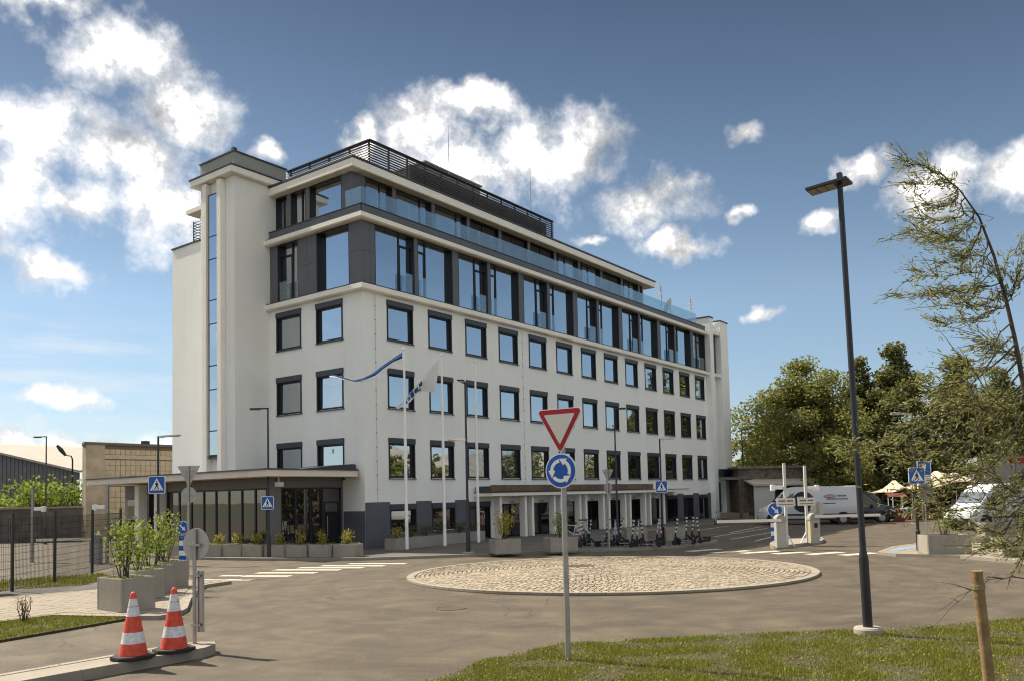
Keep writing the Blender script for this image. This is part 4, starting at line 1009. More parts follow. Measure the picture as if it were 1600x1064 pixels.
# ---------------------------------------------------------------- near willow sapling and its stake
def willow():
    r = random.Random(9); B = at(1662, 1010, 6.4); base = Vector((B.x, B.y, 0))
    root = empty('willow_tree', base, label='slender young willow with feathery leaves blown to the left, near right edge', cat='tree')
    def P(px, py, dz=0.0): return at(px, py, 6.4 + dz) - base
    trunk = [Vector((0, 0, 0)), P(1650, 1000), P(1628, 800), P(1606, 640), P(1588, 540), P(1572, 470), P(1553, 400), P(1530, 340), P(1500, 298), P(1465, 268)]
    rad = [.032, .029, .024, .019, .016, .0135, .0105, .0075, .005, .0025]
    tb = MB(); tb.tube(trunk, rad, 8)
    C = []; A = []
    def leaf_run(a, b, n, spread):
        d = (b - a)
        for _ in range(n):
            t = r.random(); q = a.lerp(b, t) + Vector((r.gauss(0, spread), r.gauss(0, spread), r.gauss(0, spread)))
            C.append(q[:]); A.append((d.normalized() + Vector((r.gauss(0, .35), r.gauss(0, .35), r.gauss(0, .3)))).normalized()[:])
    def branch(p0, p1, p2, rb, n, twigs, tl):
        pts = [p0.lerp(p1, i / 4) for i in range(4)] + [p1.lerp(p2, i / 4) for i in range(5)]
        for k in range(1, len(pts) - 1): pts[k] = pts[k] + Vector((r.gauss(0, .012), r.gauss(0, .012), r.gauss(0, .012)))
        tb.tube(pts, [rb * (1 - .85 * i / (len(pts) - 1)) for i in range(len(pts))], 5, False)
        L = -RGT
        for k in range(twigs):
            j = r.uniform(.12, 1.0) * (len(pts) - 1); i = min(int(j), len(pts) - 2); q = pts[i].lerp(pts[i + 1], j - i)
            d = (pts[i + 1] - pts[i]).normalized()
            e = q + (d * .7 + L * r.uniform(.1, .6) + Vector((r.gauss(0, .5), r.gauss(0, .5), r.gauss(.08, .35)))).normalized() * tl * r.uniform(.4, 1.1)
            tb.tube([q, q.lerp(e, .5) + Vector((0, 0, .01)), e], [.0035, .0025, .0012], 3, False)
            leaf_run(q, e, int(n * r.uniform(.6, 1.3)), .020)
        for a, b in zip(pts[2:], pts[3:]): leaf_run(a, b, n // 2, .024)
    def T(t):
        j = t * (len(trunk) - 1); i = min(int(j), len(trunk) - 2); return trunk[i].lerp(trunk[i + 1], j - i)
    # branches: (t on trunk, mid px, end px, depth offset)
    spec = [(.97, (1450, 262), (1420, 255), .0), (.93, (1475, 285), (1418, 290), .1), (.90, (1490, 320), (1432, 325), -.1), (.86, (1500, 345), (1440, 345), .2),
            (.82, (1510, 375), (1425, 360), -.2), (.80, (1490, 372), (1408, 374), .1), (.76, (1515, 400), (1460, 380), .3), (.72, (1530, 425), (1440, 432), -.2),
            (.68, (1500, 405), (1418, 434), .2), (.64, (1520, 458), (1452, 455), -.3), (.60, (1490, 460), (1408, 462), .1), (.58, (1545, 475), (1460, 480), .3),
            (.55, (1535, 500), (1462, 505), -.2), (.52, (1560, 430), (1600, 380), .2), (.55, (1590, 440), (1612, 420), -.1),
            (.50, (1530, 560), (1440, 590), .1), (.47, (1520, 590), (1400, 640), -.1), (.45, (1500, 620), (1370, 700), .2), (.42, (1480, 660), (1330, 700), -.2), (.40, (1510, 690), (1322, 712), .0),
            (.38, (1540, 640), (1450, 600), .4), (.36, (1500, 700), (1400, 725), .3), (.34, (1530, 740), (1430, 770), -.3), (.32, (1520, 760), (1420, 800), .1),
            (.28, (1560, 800), (1470, 790), -.1), (.26, (1570, 830), (1500, 815), -.3), (.25, (1590, 850), (1540, 858), .2), (.36, (1580, 650), (1500, 560), -.4), (.44, (1590, 560), (1520, 520), .3), (.31, (1580, 720), (1500, 660), .4), (.27, (1590, 770), (1520, 720), -.4),
            (.22, (1600, 870), (1560, 850), .4)]
    for (t, m_, e_, dz) in spec:
        p0 = T(t); low = t < .5
        branch(p0, P(*m_, dz * .6), P(*e_, dz), .008 if low else .006, 15 if low else 13, 27 if low else 20, .34 if low else .24)
    # bare tied twigs near the stake
    branch(P(1620, 900), P(1545, 905), P(1455, 960), .006, 1, 6, .2); branch(P(1545, 903), P(1500, 935), P(1435, 1000), .004, 1, 4, .2)
    tb.build('trunk', BARK, root, smooth=True)
    V, Q = leaves(np.array(C), .048, .0105, axis=np.array(A) * 0.9)
    np_mesh('crown', V, Q, LEAF_W, root)
willow()
p = at(1546, 1075, 6.15); st = empty('tree_stake', (p.x, p.y, 0), label='round wooden stake standing beside the young willow', cat='stake')
top = at(1526, 891, 6.15) - Vector((p.x, p.y, 0)); bot = at(1553, 1130, 6.15) - Vector((p.x, p.y, 0)); ax = (top - bot); bot = bot - ax * ((bot.z + .1) / ax.z)
WOOD = mat('stake_wood', (0.24, 0.155, 0.075), 0.8, var=.35, vscale=9, bump=.4, bscale=40)
MB().tube([bot, bot.lerp(top, .5), top], [.043, .041, .039], 14).build('post', WOOD, st, smooth=True)
tt = bot.lerp(top, .93); MB().tube([tt, tt + ax.normalized() * .035], .046, 14).build('tie_band', mat('tie_green', (.22, .19, .09), .8), st)

# ---------------------------------------------------------------- street furniture
def face(theta=0.0):
    """z rotation so that local -Y looks at the camera, turned by theta (positive: towards the viewer's left)"""
    f = Vector((FWD.x, FWD.y)).normalized(); r_ = Vector((RGT.x, RGT.y)).normalized()
    n = -f * math.cos(theta) - r_ * math.sin(theta)
    return math.atan2(n.x, -n.y)
def top_z(x, y, py):
    lo, hi = 0.0, 20.0
    for _ in range(40):
        m_ = (lo + hi) / 2; q = Vector((x, y, m_)) - CAM; w_ = q.dot(FWD); yy = CY - F_PX * q.dot(UPV) / w_
        if yy > py: lo = m_
        else: hi = m_
    return lo
LAMPG = 'street lamps'
def lamp(p, z, label, rz=0.0, arm=.7, head='flat', r0=.06, base=None, second=None, lean=(0, 0), door=True, headm=POLE):
    root = empty('street_lamp', (p[0], p[1], 0), label=label, cat='lamp post', group=LAMPG)
    tip = Vector((lean[0], lean[1], z))
    MB().tube([(0, 0, 0), tip * .16, tip * .165, tip], [r0 * 1.5, r0 * 1.5, r0, r0 * .62], 14).build('pole', POLE, root, smooth=True)
    def hd(zz, rz_, L, name='lamp_head', m_=headm):
        m = MB(); m.T = Matrix.Translation(tip * (zz / z)) @ Matrix.Rotation(rz_, 4, 'Z')
        if head == 'flat':
            m.box(.02, .02 + .2, -.05, .05, -.06, .02)
            m.add([(.15, -.07, -.05), (L, -.15, .02), (L, .15, .02), (.15, .07, -.05), (.15, -.07, .03), (L, -.15, .06), (L, .15, .06), (.15, .07, .03)], [(0, 3, 2, 1), (4, 5, 6, 7), (0, 1, 5, 4), (1, 2, 6, 5), (2, 3, 7, 6), (3, 0, 4, 7)])
            m.box(L - .001, L + .02, -.14, .14, .022, .058)
        else:
            m.box(-.04, L, -.035, .035, -.02, .04)
            m.box(L * .45, L, -.1, .1, -.045, .03)
        o = m.build(name, m_, root, bevel=.008)
        m2 = MB(); m2.T = Matrix.Translation(tip * (zz / z)) @ Matrix.Rotation(rz_, 4, 'Z'); 
        m2.box(L * .5, L * .95, -.09, .09, -.055 if head != 'flat' else -.03, -.046 if head != 'flat' else .0); m2.build('light_panel', mat('led_panel', (.55, .52, .42), .4), o)
    hd(z, rz, arm)
    if second: hd(second[0], second[1], second[2], m_=second[3])
    if base:
        MB().lathe([(base, -.05), (base, .14), (base * .92, .17), (r0 * 1.6, .175)], 0, 0, 20).build('footing', CONC, root)
    return root
left_dir = math.atan2(-RGT.y, -RGT.x); right_dir = math.atan2(RGT.y, RGT.x)
def lamp_px(base, pytop, label, **k):
    p = G(*base); return lamp((p.x, p.y), top_z(p.x, p.y, pytop), label, **k)
PALE = mat('lamp_pale', (0.55, 0.52, 0.46), .5)
lamp_px((420, 874), 638, 'thin dark lamp post with left-pointing head in front of the glazed pavilion', rz=left_dir, arm=.75, head='bar', r0=.055)
p = G(732, 868); zb = top_z(p.x, p.y, 597)
lamp((p.x, p.y), zb, 'dark lamp post with two heads between the flagpoles and entrance', rz=left_dir + 1.2, arm=.5, head='flat', base=.26, second=(top_z(p.x, p.y, 686), left_dir - .1, .80, mat('lamp_cream', (.80, .74, .62), .5)))
lamp_px((966, 852), 638, 'tall thin lamp post among the parked scooters', rz=right_dir, arm=.55, head='bar', r0=.05)
lamp_px((1036, 849), 685, 'lamp post with pale head carrying a crossing sign by the scooters', rz=right_dir + .2, arm=.75, head='flat', headm=PALE, r0=.055)
lamp_px((1164, 809), 671, 'distant dark lamp post at the far end of the office', rz=right_dir, arm=.6, head='bar', r0=.07)
lamp_px((1436, 864), 646, 'lamp post with pale head and crossing sign on the right refuge', rz=left_dir + .1, arm=.75, head='flat', headm=PALE, r0=.055, second=None)
p = G(1357, 993); zg = top_z(p.x, p.y, 292)
lampG = empty('street_lamp', (p.x, p.y, 0), label='tall dark floodlight mast leaning slightly on the near lawn', cat='lamp post', group=LAMPG)
tip = at(1312, 286, (p - CAM).dot(FWD)) - Vector((p.x, p.y, 0))
MB().tube([(0, 0, 0), tip * .17, tip * .18, tip * .19, tip], [.078, .078, .066, .052, .044], 18).build('pole', POLE, lampG, smooth=True)
HEADRZ = math.atan2(-RGT.y * .78 + FWD.y * .62, -RGT.x * .78 + FWD.x * .62)
m = MB(); m.T = Matrix.Translation(tip) @ Matrix.Rotation(HEADRZ, 4, 'Z') @ Matrix.Rotation(math.radians(3), 4, 'Y')
m.box(-.16, .52, -.18, .18, -.03, .02); m.box(-.05, .03, -.05, .05, .021, .16); m.box(.08, .12, -.1, .1, .021, .05); m.box(.2, .23, -.1, .1, .021, .05)
hd_ = m.build('lamp_head', POLE, lampG, bevel=.006)
m = MB(); m.T = Matrix.Translation(tip) @ Matrix.Rotation(HEADRZ, 4, 'Z') @ Matrix.Rotation(math.radians(3), 4, 'Y')
for k in range(3): m.box(.07 + k * .145, .07 + k * .145 + .13, -.14, .14, -.042, -.031)
m.build('light_panel', mat('led_grey', (.30, .27, .22), .5), hd_)
MB().tube([(0, 0, .55), (0, 0, .56)], .085, 16).build('collar', POLE, lampG)
MB().lathe([(.23, -.05), (.23, .12), (.21, .15), (.08, .155)], 0, 0, 26).build('footing', CONC, lampG)
lamp_px((247, 882), 681, 'dark lamp post with pale head and crossing sign left of the pavilion', rz=right_dir + .25, arm=.85, head='flat', headm=PALE, r0=.06)
lamp_px((71, 850), 682, 'thin lamp post behind the mesh fence on the left', rz=left_dir, arm=.8, head='bar', r0=.06)
# old swan-neck lamp behind the wall
q = at(113, 770, 64); root = empty('street_lamp', (q.x, q.y, 0), label='old grey swan-neck lamp behind the boundary wall', cat='lamp post', group=LAMPG)
zz = top_z(q.x, q.y, 712); lv_ = Vector((-RGT.x, -RGT.y, 0)).normalized()
MB().tube([(0, 0, 0), (0, 0, zz - .3), lv_ * .1 + Vector((0, 0, zz)), lv_ * .6 + Vector((0, 0, zz + .1))], [.07, .06, .05, .045], 8).build('pole', POLE, root)
m = MB().tube([lv_ * .55 + Vector((0, 0, zz + .08)), lv_ * .9 + Vector((0, 0, zz + .5)), lv_ * 1.2 + Vector((0, 0, zz + .85))], [.1, .17, .1], 8).build('lamp_head', POLE, root)

# --- flagpoles and flags
FP = []
for i, (b, t, lb) in enumerate([((636, 861.4), 548, 'white flagpole nearest the corner, with the striped flag'), ((695.3, 855.8), 557, 'middle white flagpole, with the white flag'), ((748, 850), 566, 'bare white flagpole, rightmost of the three')]):
    p = G(*b); z = top_z(p.x, p.y, t); FP.append((p, z))
    root = empty('flagpole', (p.x, p.y, 0.11), label=lb, cat='flagpole', group='flagpoles in front of the office')
    MB().tube([(0, 0, 0), (0, 0, z * .5), (0, 0, z - .11)], [.085, .07, .045], 12).build('pole', POLEW, root, smooth=True)
    MB().lathe([(.02, z - .11), (.075, z - .06), (.08, z - .01), (.05, z + .04), (.01, z + .06)], 0, 0, 12).build('finial', POLEW, root, smooth=True)
    m = MB().tube([(-.1, -.05, .9), (-.1, -.06, z - .2)], .006, 4).build('halyard', POLEW, root)
    m = MB().box(-.12, -.05, -.08, -.02, .95, 1.1).build('cleat', POLEW, root)
def cloth(px_top, px_bot, depth0, bands, label, name='flag', wave=.22, nseg=26):
    """px_top / px_bot: matching control points (pixels) along the upper and lower edge from the pole to the fly end"""
    root = empty(name, at(*px_top[0], depth0), label=label, cat='flag')
    org = at(*px_top[0], depth0)
    def interp(L, t):
        j = t * (len(L) - 1); i = min(int(j), len(L) - 2); f = j - i
        return (L[i][0] * (1 - f) + L[i + 1][0] * f, L[i][1] * (1 - f) + L[i + 1][1] * f)
    def pt(t, s):
        a, b = interp(px_top, t), interp(px_bot, t)
        px, py = a[0] * (1 - s) + b[0] * s, a[1] * (1 - s) + b[1] * s
        dz = wave * math.sin(t * 9 + s * 4.0) * min(1, t * 3) + .12 * math.sin(t * 17 - s * 7) * t + (s - .5) * .55 * math.sin(t * 5 + .6)
        return at(px, py, depth0 + dz) - org
    for nm, m_, s0, s1 in bands:
        mb = MB(); ns = 5; V = []
        for i in range(nseg + 1):
            for j in range(ns + 1): V.append(pt(i / nseg, s0 + (s1 - s0) * j / ns))
        mb.add(V, [(i * (ns + 1) + j, (i + 1) * (ns + 1) + j, (i + 1) * (ns + 1) + j + 1, i * (ns + 1) + j + 1) for i in range(nseg) for j in range(ns)])
        mb.build(nm, m_, root, smooth=True)
    return root, pt
def cloth_mat(name, c):
    m_ = leaf_mat(name, c, trans=.5, hue=.0); return m_
FBLUE = cloth_mat('flag_blue', (0.10, 0.30, 0.68)); FBLK = cloth_mat('flag_black', (.02, .022, .03)); FWH = cloth_mat('flag_white', (.95, .95, .96))
d1 = (FP[0][0] - CAM).dot(FWD) + .1
cloth([(628.5, 550), (612, 561), (596, 572), (582, 583), (568, 590), (552, 594), (536, 589), (524, 585), (515, 585)],
      [(628.5, 567), (614, 570), (601, 579), (590, 589), (575, 594), (556, 597), (540, 594), (526, 590), (515, 589)], d1,
      [('blue_stripe', FBLUE, 0, .36), ('black_stripe', FBLK, .36, .54), ('white_stripe', FWH, .54, 1)], 'blue, black and white striped flag streaming left from the corner flagpole')
d2 = (FP[1][0] - CAM).dot(FWD) + .1
fl2, pt2 = cloth([(687.5, 559), (678, 570), (668, 581), (657, 594), (647, 606), (636, 619), (627, 630), (618, 636)],
      [(680, 613), (674, 613), (667, 611), (659, 611), (650, 617), (641, 628), (632, 633), (622, 639)], d2,
      [('cloth', FWH, 0, 1)], 'white flag with blue emblem flapping left from the middle flagpole', wave=.16)
em = MB()
for (t0, t1, s0, s1) in [(.40, .47, .15, .5), (.50, .58, .25, .75), (.60, .66, .1, .85), (.68, .73, .3, .7), (.44, .5, .62, .85), (.76, .8, .35, .9)]:
    V = []; n_ = 4
    for i in range(n_ + 1):
        for j in range(n_ + 1): V.append(pt2(t0 + (t1 - t0) * i / n_, s0 + (s1 - s0) * j / n_) - FWD * .02)
    em.add(V, [(i * 5 + j, (i + 1) * 5 + j, (i + 1) * 5 + j + 1, i * 5 + j + 1) for i in range(n_) for j in range(n_)])
em.build('blue_emblem', mat('emblem_blue', (.03, .09, .33), .8), fl2)

# --- signs
def plate_square(root, z, s, y, back=True):
    """blue pedestrian-crossing plate centred at height z"""
    h = s / 2
    def rr(a, c=.05): return [(-a + c, -a), (a - c, -a), (a, -a + c), (a, a - c), (a - c, a), (-a + c, a), (-a, a - c), (-a, -a + c)]
    o = MB().poly_y([(x, z + q) for x, q in rr(h)], y, y + .02).build('sign_plate', SWHITE, root)
    MB().poly_y([(x, z + q) for x, q in rr(h * .92, .04)], y - .004, y - .001).build('blue_field', BLUE, o)
    MB().poly_y([(-h * .80, z - h * .62), (h * .80, z - h * .62), (0, z + h * .78)], y - .008, y - .005).build('white_triangle', SWHITE, o)
    k = h; f = MB(); Y0, Y1 = y - .013, y - .009
    f.disc_y(.02 * k, z + .36 * k, .085 * k, Y0, Y1, 10)
    f.poly_y([(-.10 * k, z + .26 * k), (.10 * k, z + .26 * k), (.12 * k, z - .10 * k), (-.08 * k, z - .10 * k)], Y0, Y1)
    f.poly_y([(.0, z - .10 * k), (.12 * k, z - .10 * k), (.30 * k, z - .50 * k), (.18 * k, z - .52 * k)], Y0, Y1)
    f.poly_y([(-.08 * k, z - .10 * k), (.04 * k, z - .10 * k), (-.18 * k, z - .52 * k), (-.30 * k, z - .50 * k)], Y0, Y1)
    f.poly_y([(.06 * k, z + .24 * k), (.26 * k, z - .04 * k), (.20 * k, z - .08 * k), (.04 * k, z + .14 * k)], Y0, Y1)
    f.poly_y([(-.08 * k, z + .24 * k), (-.24 * k, z + .0 * k), (-.18 * k, z - .04 * k), (-.06 * k, z + .14 * k)], Y0, Y1)
    for c in (-.5, -.02, .44): f.poly_y([(c * k, z - .60 * k), ((c + .14) * k, z - .60 * k), ((c + .10) * k, z - .50 * k), ((c + .02) * k, z - .50 * k)], Y0 + .001, Y1)
    f.build('walker_symbol', BLACK, o)
    return o
def ang_to(p): return None
def crossing_sign(p, pc, s, label, th=0.0, side=False, off=.09):
    """plate fixed to a lamp post: p = post ground point, pc = pixel row of the plate centre"""
    z = top_z(p[0], p[1], pc)
    root = empty('crossing_sign', (p[0], p[1], z), face(th), label=label, cat='road sign', group='pedestrian crossing signs')
    plate_square(root, 0, s, -off - .02)
    m = MB(); m.box(-.03, .03, -off, -.02, -s * .3, -s * .22); m.box(-.03, .03, -off, -.02, s * .22, s * .3); m.build('bracket', GALV, root)
    if side: MB().box(-s / 2 - .02, -s / 2 + .06, -.05, s * .75, -s / 2, s / 2).build('rear_plate_edge', SIGNBACK, root)
    return root
P_ = lambda px, py: (G(px, py).x, G(px, py).y)
crossing_sign(P_(420, 874), 785, .56, 'blue crossing sign on the thin lamp post before the pavilion', th=.1, side=True)
crossing_sign(P_(247, 882), 757, .72, 'blue crossing sign on the lamp post left of the pavilion', th=.1)
crossing_sign(P_(1036, 849), 760, .58, 'blue crossing sign on the lamp post above the scooters', th=.05)
crossing_sign(P_(1436, 864), 743, .62, 'blue crossing sign on the right refuge lamp post', th=-.05)
def pole(root, z, r_=.038, m_=GALV): return MB().tube([(0, 0, -.05), (0, 0, z)], r_, 12).build('post', m_, root, smooth=True)
def round_plate(root, z, r_, y, m_face, rim=None, name='round_plate'):
    o = MB().disc_y(0, z, r_, y, y + .015, 36).build(name, rim or m_face, root)
    if rim is not None: MB().disc_y(0, z, r_ * .93, y - .004, y - .001, 36).build('face', m_face, o)
    return o
def arc_arrow(root, z, y, R0, r0, a0, a1, m_=SWHITE):
    f = MB(); n = 9; pts_o = []; pts_i = []
    for i in range(n + 1):
        a = math.radians(a0 + (a1 - a0) * i / n); wd = r0
        pts_o.append((math.cos(a) * (R0 + wd), z + math.sin(a) * (R0 + wd))); pts_i.append((math.cos(a) * (R0 - wd), z + math.sin(a) * (R0 - wd)))
    for i in range(n): f.poly_y([pts_i[i], pts_o[i], pts_o[i + 1], pts_i[i + 1]], y - .004, y)
    a = math.radians(a1); t = Vector((-math.sin(a), math.cos(a))) * (1 if a1 > a0 else -1); c = Vector((math.cos(a), math.sin(a)))
    b1 = c * (R0 + r0 * 2.3); b2 = c * (R0 - r0 * 2.3); tp = c * R0 * .96 + t * r0 * 4.4
    f.poly_y([(b1.x, z + b1.y), (b2.x, z + b2.y), (tp.x, z + tp.y)], y - .0045, y - .0005)
    return f.build('arrow', m_, root)
# big sign in front: give-way triangle over roundabout disc
p = G(888, 1034); TH = math.radians(32); sg = empty('roundabout_sign', (p.x, p.y, .03), face(TH), label='give-way triangle above blue roundabout disc on a steel post, front centre', cat='road sign')
dsg = (p - CAM).dot(FWD)
ztri, zc = top_z(p.x, p.y, 664) - .03, top_z(p.x, p.y, 735) - .03
ptop = at(882, 650, dsg) - Vector((p.x, p.y, .03)); 
ptl = Matrix.Rotation(-face(TH), 3, 'Z') @ ptop
MB().tube([(0, 0, -.05), (0, 0, ztri + .16)], .042, 16).build('post', GALV, sg, smooth=True)
def rtri(side, z, c, flip=True):
    # rounded triangle, apex down, centroid-ish at z
    hgt = side * .866; P3 = [Vector((-side / 2, hgt * .36)), Vector((side / 2, hgt * .36)), Vector((0, -hgt * .64))]; out = []
    for i in range(3):
        a, b, d = P3[i - 1], P3[i], P3[(i + 1) % 3]
        u = (a - b).normalized(); w = (d - b).normalized()
        for t in (0, .25, .5, .75, 1):
            q = (b + u * c) * (1 - t) ** 2 + b * 2 * t * (1 - t) + (b + w * c) * t ** 2
            out.append((q.x, z + q.y))
    return out
SD = .80
o = MB().poly_y(rtri(SD, ztri, .10), -.075, -.055).build('triangle_plate', SWHITE, sg)
MB().poly_y(rtri(SD * .955, ztri, .09), -.080, -.0755).build('red_border', SRED, o)
MB().poly_y(rtri(SD * .66, ztri, .03), -.085, -.0805).build('white_field', mat('sign_cream', (.62, .60, .54), .5), o)
o = round_plate(sg, zc, .262, -.075, BLUE, SWHITE, 'disc_plate')
for a in (150, 30, 270): arc_arrow(o, zc, -.0805, .150, .026, a - 40 - 12, a + 40 - 12 )
for zq in (ztri + .10, zc + .12, zc - .12): MB().box(-.05, .05, -.055, -.03, zq - .02, zq + .02).build('bracket', GALV, sg)
# backs of give-way + roundabout signs on the left, and by the scooters
def sign_back(base, pytri, pydisc, label, th, s=.8, r_=.28, lean=0):
    p = G(*base); root = empty('road_sign_back', (p.x, p.y, .05), face(th), label=label, cat='road sign', group='backs of road signs')
    zt, zd = top_z(p.x, p.y, pytri) - .05, top_z(p.x, p.y, pydisc) - .05
    pole(root, zt + .25)
    MB().poly_y(rtri(s, zt, .06), .045, .06).build('triangle_plate', SIGNBACK, root); MB().disc_y(0, zd, r_, .045, .06, 30).build('disc_plate', SIGNBACK, root)
    for w_, zq in ((.2, zt + .065), (.12, zt - .105), (.2, zd - .025)): MB().box(-w_, w_, .02, .044, zq - .015, zq + .015).build('bracket', GALV, root)
    return root
sign_back((294, 901), 739, 773, 'grey backs of a triangular and a round sign behind the left planters', .1, s=.82, r_=.27)
sign_back((952, 860), 740, 762, 'grey backs of a triangular and a round sign in front of the scooters', .75, s=.62, r_=.22)
# keep-right sign and board seen from behind on the near-left island
p = G(304, 1005, .15); root = empty('keep_right_sign', (p.x, p.y, .15), face(.2), label='grey back of a round sign and marker board beside the traffic cones', cat='road sign')
zd = top_z(p.x, p.y, 850) - .15; za, zb_ = top_z(p.x, p.y, 987) - .15, top_z(p.x, p.y, 891) - .15
pole(root, zd + .26, .032)
MB().disc_y(0, zd, .27, .04, .055, 36, rx=.24).build('disc_plate', SIGNBACK, root); m = MB(); m.box(.05, .15, .03, .055, za, zb_); m.box(.05, .06, .0, .03, za, zb_); m.box(.14, .15, .0, .03, za, zb_); m.build('marker_board', SIGNBACK, root, bevel=.004)
MB().box(.06, .10, .03, .039, zd - .10, zd - .06).build('label_sticker', mat('sticker', (.35, .38, .5), .5), root)
for x0_, zq in ((-.05, za + .12), (-.05, zb_ - .08), (-.12, zd - .01)): MB().box(x0_, .12, -.035, .029 if x0_ > -.1 else .039, zq - .02, zq + .02).build('bracket', GALV, root)
# keep-right arrow discs over striped boards
def keep_right(base, pyd, z0, label, th, r_, bw, pyb):
    p = G(*base); zb0 = z0
    root = empty('keep_right_sign', (p.x, p.y, zb0), face(th), label=label, cat='road sign', group='keep-right signs')
    zd = top_z(p.x, p.y, pyd) - zb0; zt = top_z(p.x, p.y, pyb) - zb0
    pole(root, zd + .1, .03)
    o = round_plate(root, zd, r_, -.05, BLUE, SWHITE, 'disc_plate')
    u = Vector((.707, -.707)); v = Vector((.707, .707)); f = MB()
    def q(a, b): w_ = u * a * r_ + v * b * r_; return (w_.x, zd + w_.y)
    f.poly_y([q(-.62, -.09), q(.2, -.09), q(.2, .09), q(-.62, .09)], -.060, -.0555); f.poly_y([q(.12, -.34), q(.68, 0), q(.12, .34)], -.0605, -.0557)
    f.build('arrow', SWHITE, o)
    n = 5; hh = (zt - .22) / n
    for k in range(n): MB().box(-bw / 2, bw / 2, -.045, -.033, .22 + hh * k, .22 + hh * (k + 1) - .002).build('board_stripe', BLUE if k % 2 == 0 else SWHITE, root)
    return root
keep_right((286, 884), 823.5, .0, 'blue keep-right arrow over blue and white striped board by the left planters', .1, .26, .30, 836)
keep_right((1213, 856), 796, .14, 'blue keep-right arrow over striped board on the barrier island', .05, .31, .40, 810)
# parking sign and blue plate right
p = G(1449, 853); root = empty('parking_sign', (p.x, p.y, .1), face(-.1), label='blue parking information sign above a white plate on the right refuge', cat='road sign')
z1 = top_z(p.x, p.y, 731) - .1; z2 = top_z(p.x, p.y, 747) - .1; z3 = top_z(p.x, p.y, 766) - .1
pole(root, z1 + .3, .03)
o = MB().box(-.30, .30, -.05, -.035, z1 - .3, z1 + .3).build('sign_plate', SWHITE, root); MB().box(-.27, .27, -.055, -.0505, z1 - .27, z1 + .27).build('blue_field', BLUE, o)
f = MB(); f.disc_y(-.02, z1 + .08, .11, -.062, -.0555, 16); f.poly_y([(-.10, z1 - .05), (.04, z1 - .05), (-.03, z1 - .25), (-.12, z1 - .25)], -.0615, -.0556); f.build('white_symbol', SWHITE, o)
o = MB().box(-.05, .30, -.05, -.035, z2 - .15, z2 + .15).build('white_plate', SWHITE, root)
f = MB()
for k in range(3): f.box(.0, .25, -.054, -.0505, z2 + .06 - k * .09, z2 + .09 - k * .09)
f.build('print_lines', mat('print_grey', (.2, .1, .1), .6), o)
MB().box(-.28, .34, -.06, -.035, z3 - .36, z3 + .34).build('notice_back', mat('notice_grey', (.12, .12, .125), .6), root)

# --- traffic cones
ORANGE = mat('cone_orange', (0.58, 0.072, 0.035), .6, var=.35, vscale=14, detail=9); REFL = mat('cone_reflective', (.60, .61, .62), .45, var=.28, vscale=16, detail=9)
def cone():
    root = empty('traffic_cone', (0, 0, 0), cat='traffic cone', group='traffic cones on the island')
    def ra(z): return .205 - (.205 - .036) * (z - .06) / (.98 - .06)
    oct_ = [(.30 * math.cos(math.pi / 8 + k * math.pi / 4) / math.cos(math.pi / 8), .30 * math.sin(math.pi / 8 + k * math.pi / 4) / math.cos(math.pi / 8)) for k in range(8)]
    MB().prism(oct_, 0, .055).build('base', BLACK, root, bevel=.01)
    def ring(z0, z1, nm, m_, e=0): MB().lathe([(ra(z0) + e, z0), (ra(z1) + e, z1)], 0, 0, 28).build(nm, m_, root, smooth=True)
    ring(.056, .235, 'orange_band', ORANGE); ring(.235, .40, 'white_band', REFL, .002); ring(.40, .635, 'orange_band', ORANGE); ring(.635, .775, 'white_band', REFL, .002); ring(.776, .785, 'red_line', ORANGE, .003); ring(.785, .90, 'white_band', REFL, .002)
    MB().lathe([(ra(.90) + .004, .90), (ra(.95) + .003, .955), (.034, .985), (.015, 1.0)], 0, 0, 20).build('cap', ORANGE, root, smooth=True)
    return root
c1 = cone(); q = G(208, 1028, .155); c1.location = (q.x, q.y, .158); c1['label'] = 'orange and white traffic cone nearest the bottom left corner'
c2 = copy_tree(c1); q = G(272, 1017, .155); c2.location = (q.x, q.y, .158); c2.rotation_euler.z = .6; c2['label'] = 'orange and white traffic cone next to the round sign back'

# --- planters
def planter(x0, x1, y0, y1, z0, h, label, group, rz=0.0, hole=True):
    cx_, cy_ = (x0 + x1) / 2, (y0 + y1) / 2
    root = empty('concrete_planter', (cx_, cy_, z0), rz, label=label, cat='planter', group=group)
    a, b = (x1 - x0) / 2, (y1 - y0) / 2; t = .06
    m = MB()
    m.box(-a, a, -b, -b + t, 0, h); m.box(-a, a, b - t, b, 0, h); m.box(-a, -a + t, -b + t + .0005, b - t - .0005, 0, h); m.box(a - t, a, -b + t + .0005, b - t - .0005, 0, h)
    m.build('trough', CONC, root, bevel=.012)
    MB().box(-a + t, a - t, -b + t, b - t, .05, h - .06).build('soil', SOIL, root)
    return root
PG = 'large concrete planters on the left pavement'
corners = [(-16.70, -10.85), (-15.4, -9.05), (-14.53, -8.1), (-13.43, -6.95)]
lbs = ['nearest large concrete planter with leafy shrub, behind the cones', 'second large concrete planter from the cones', 'third large concrete planter from the cones', 'farthest large concrete planter, beside the two sign backs']
for i, (x1, y0) in enumerate(corners):
    planter(x1 - .78, x1, y0, y0 + 1.12, .095, .74, lbs[i], PG)
slb = ['tall leafy green shrub in the nearest concrete planter', 'sparse young shrub in the second planter', 'bushy green shrub in the third planter', 'leafy shrub in the farthest planter']
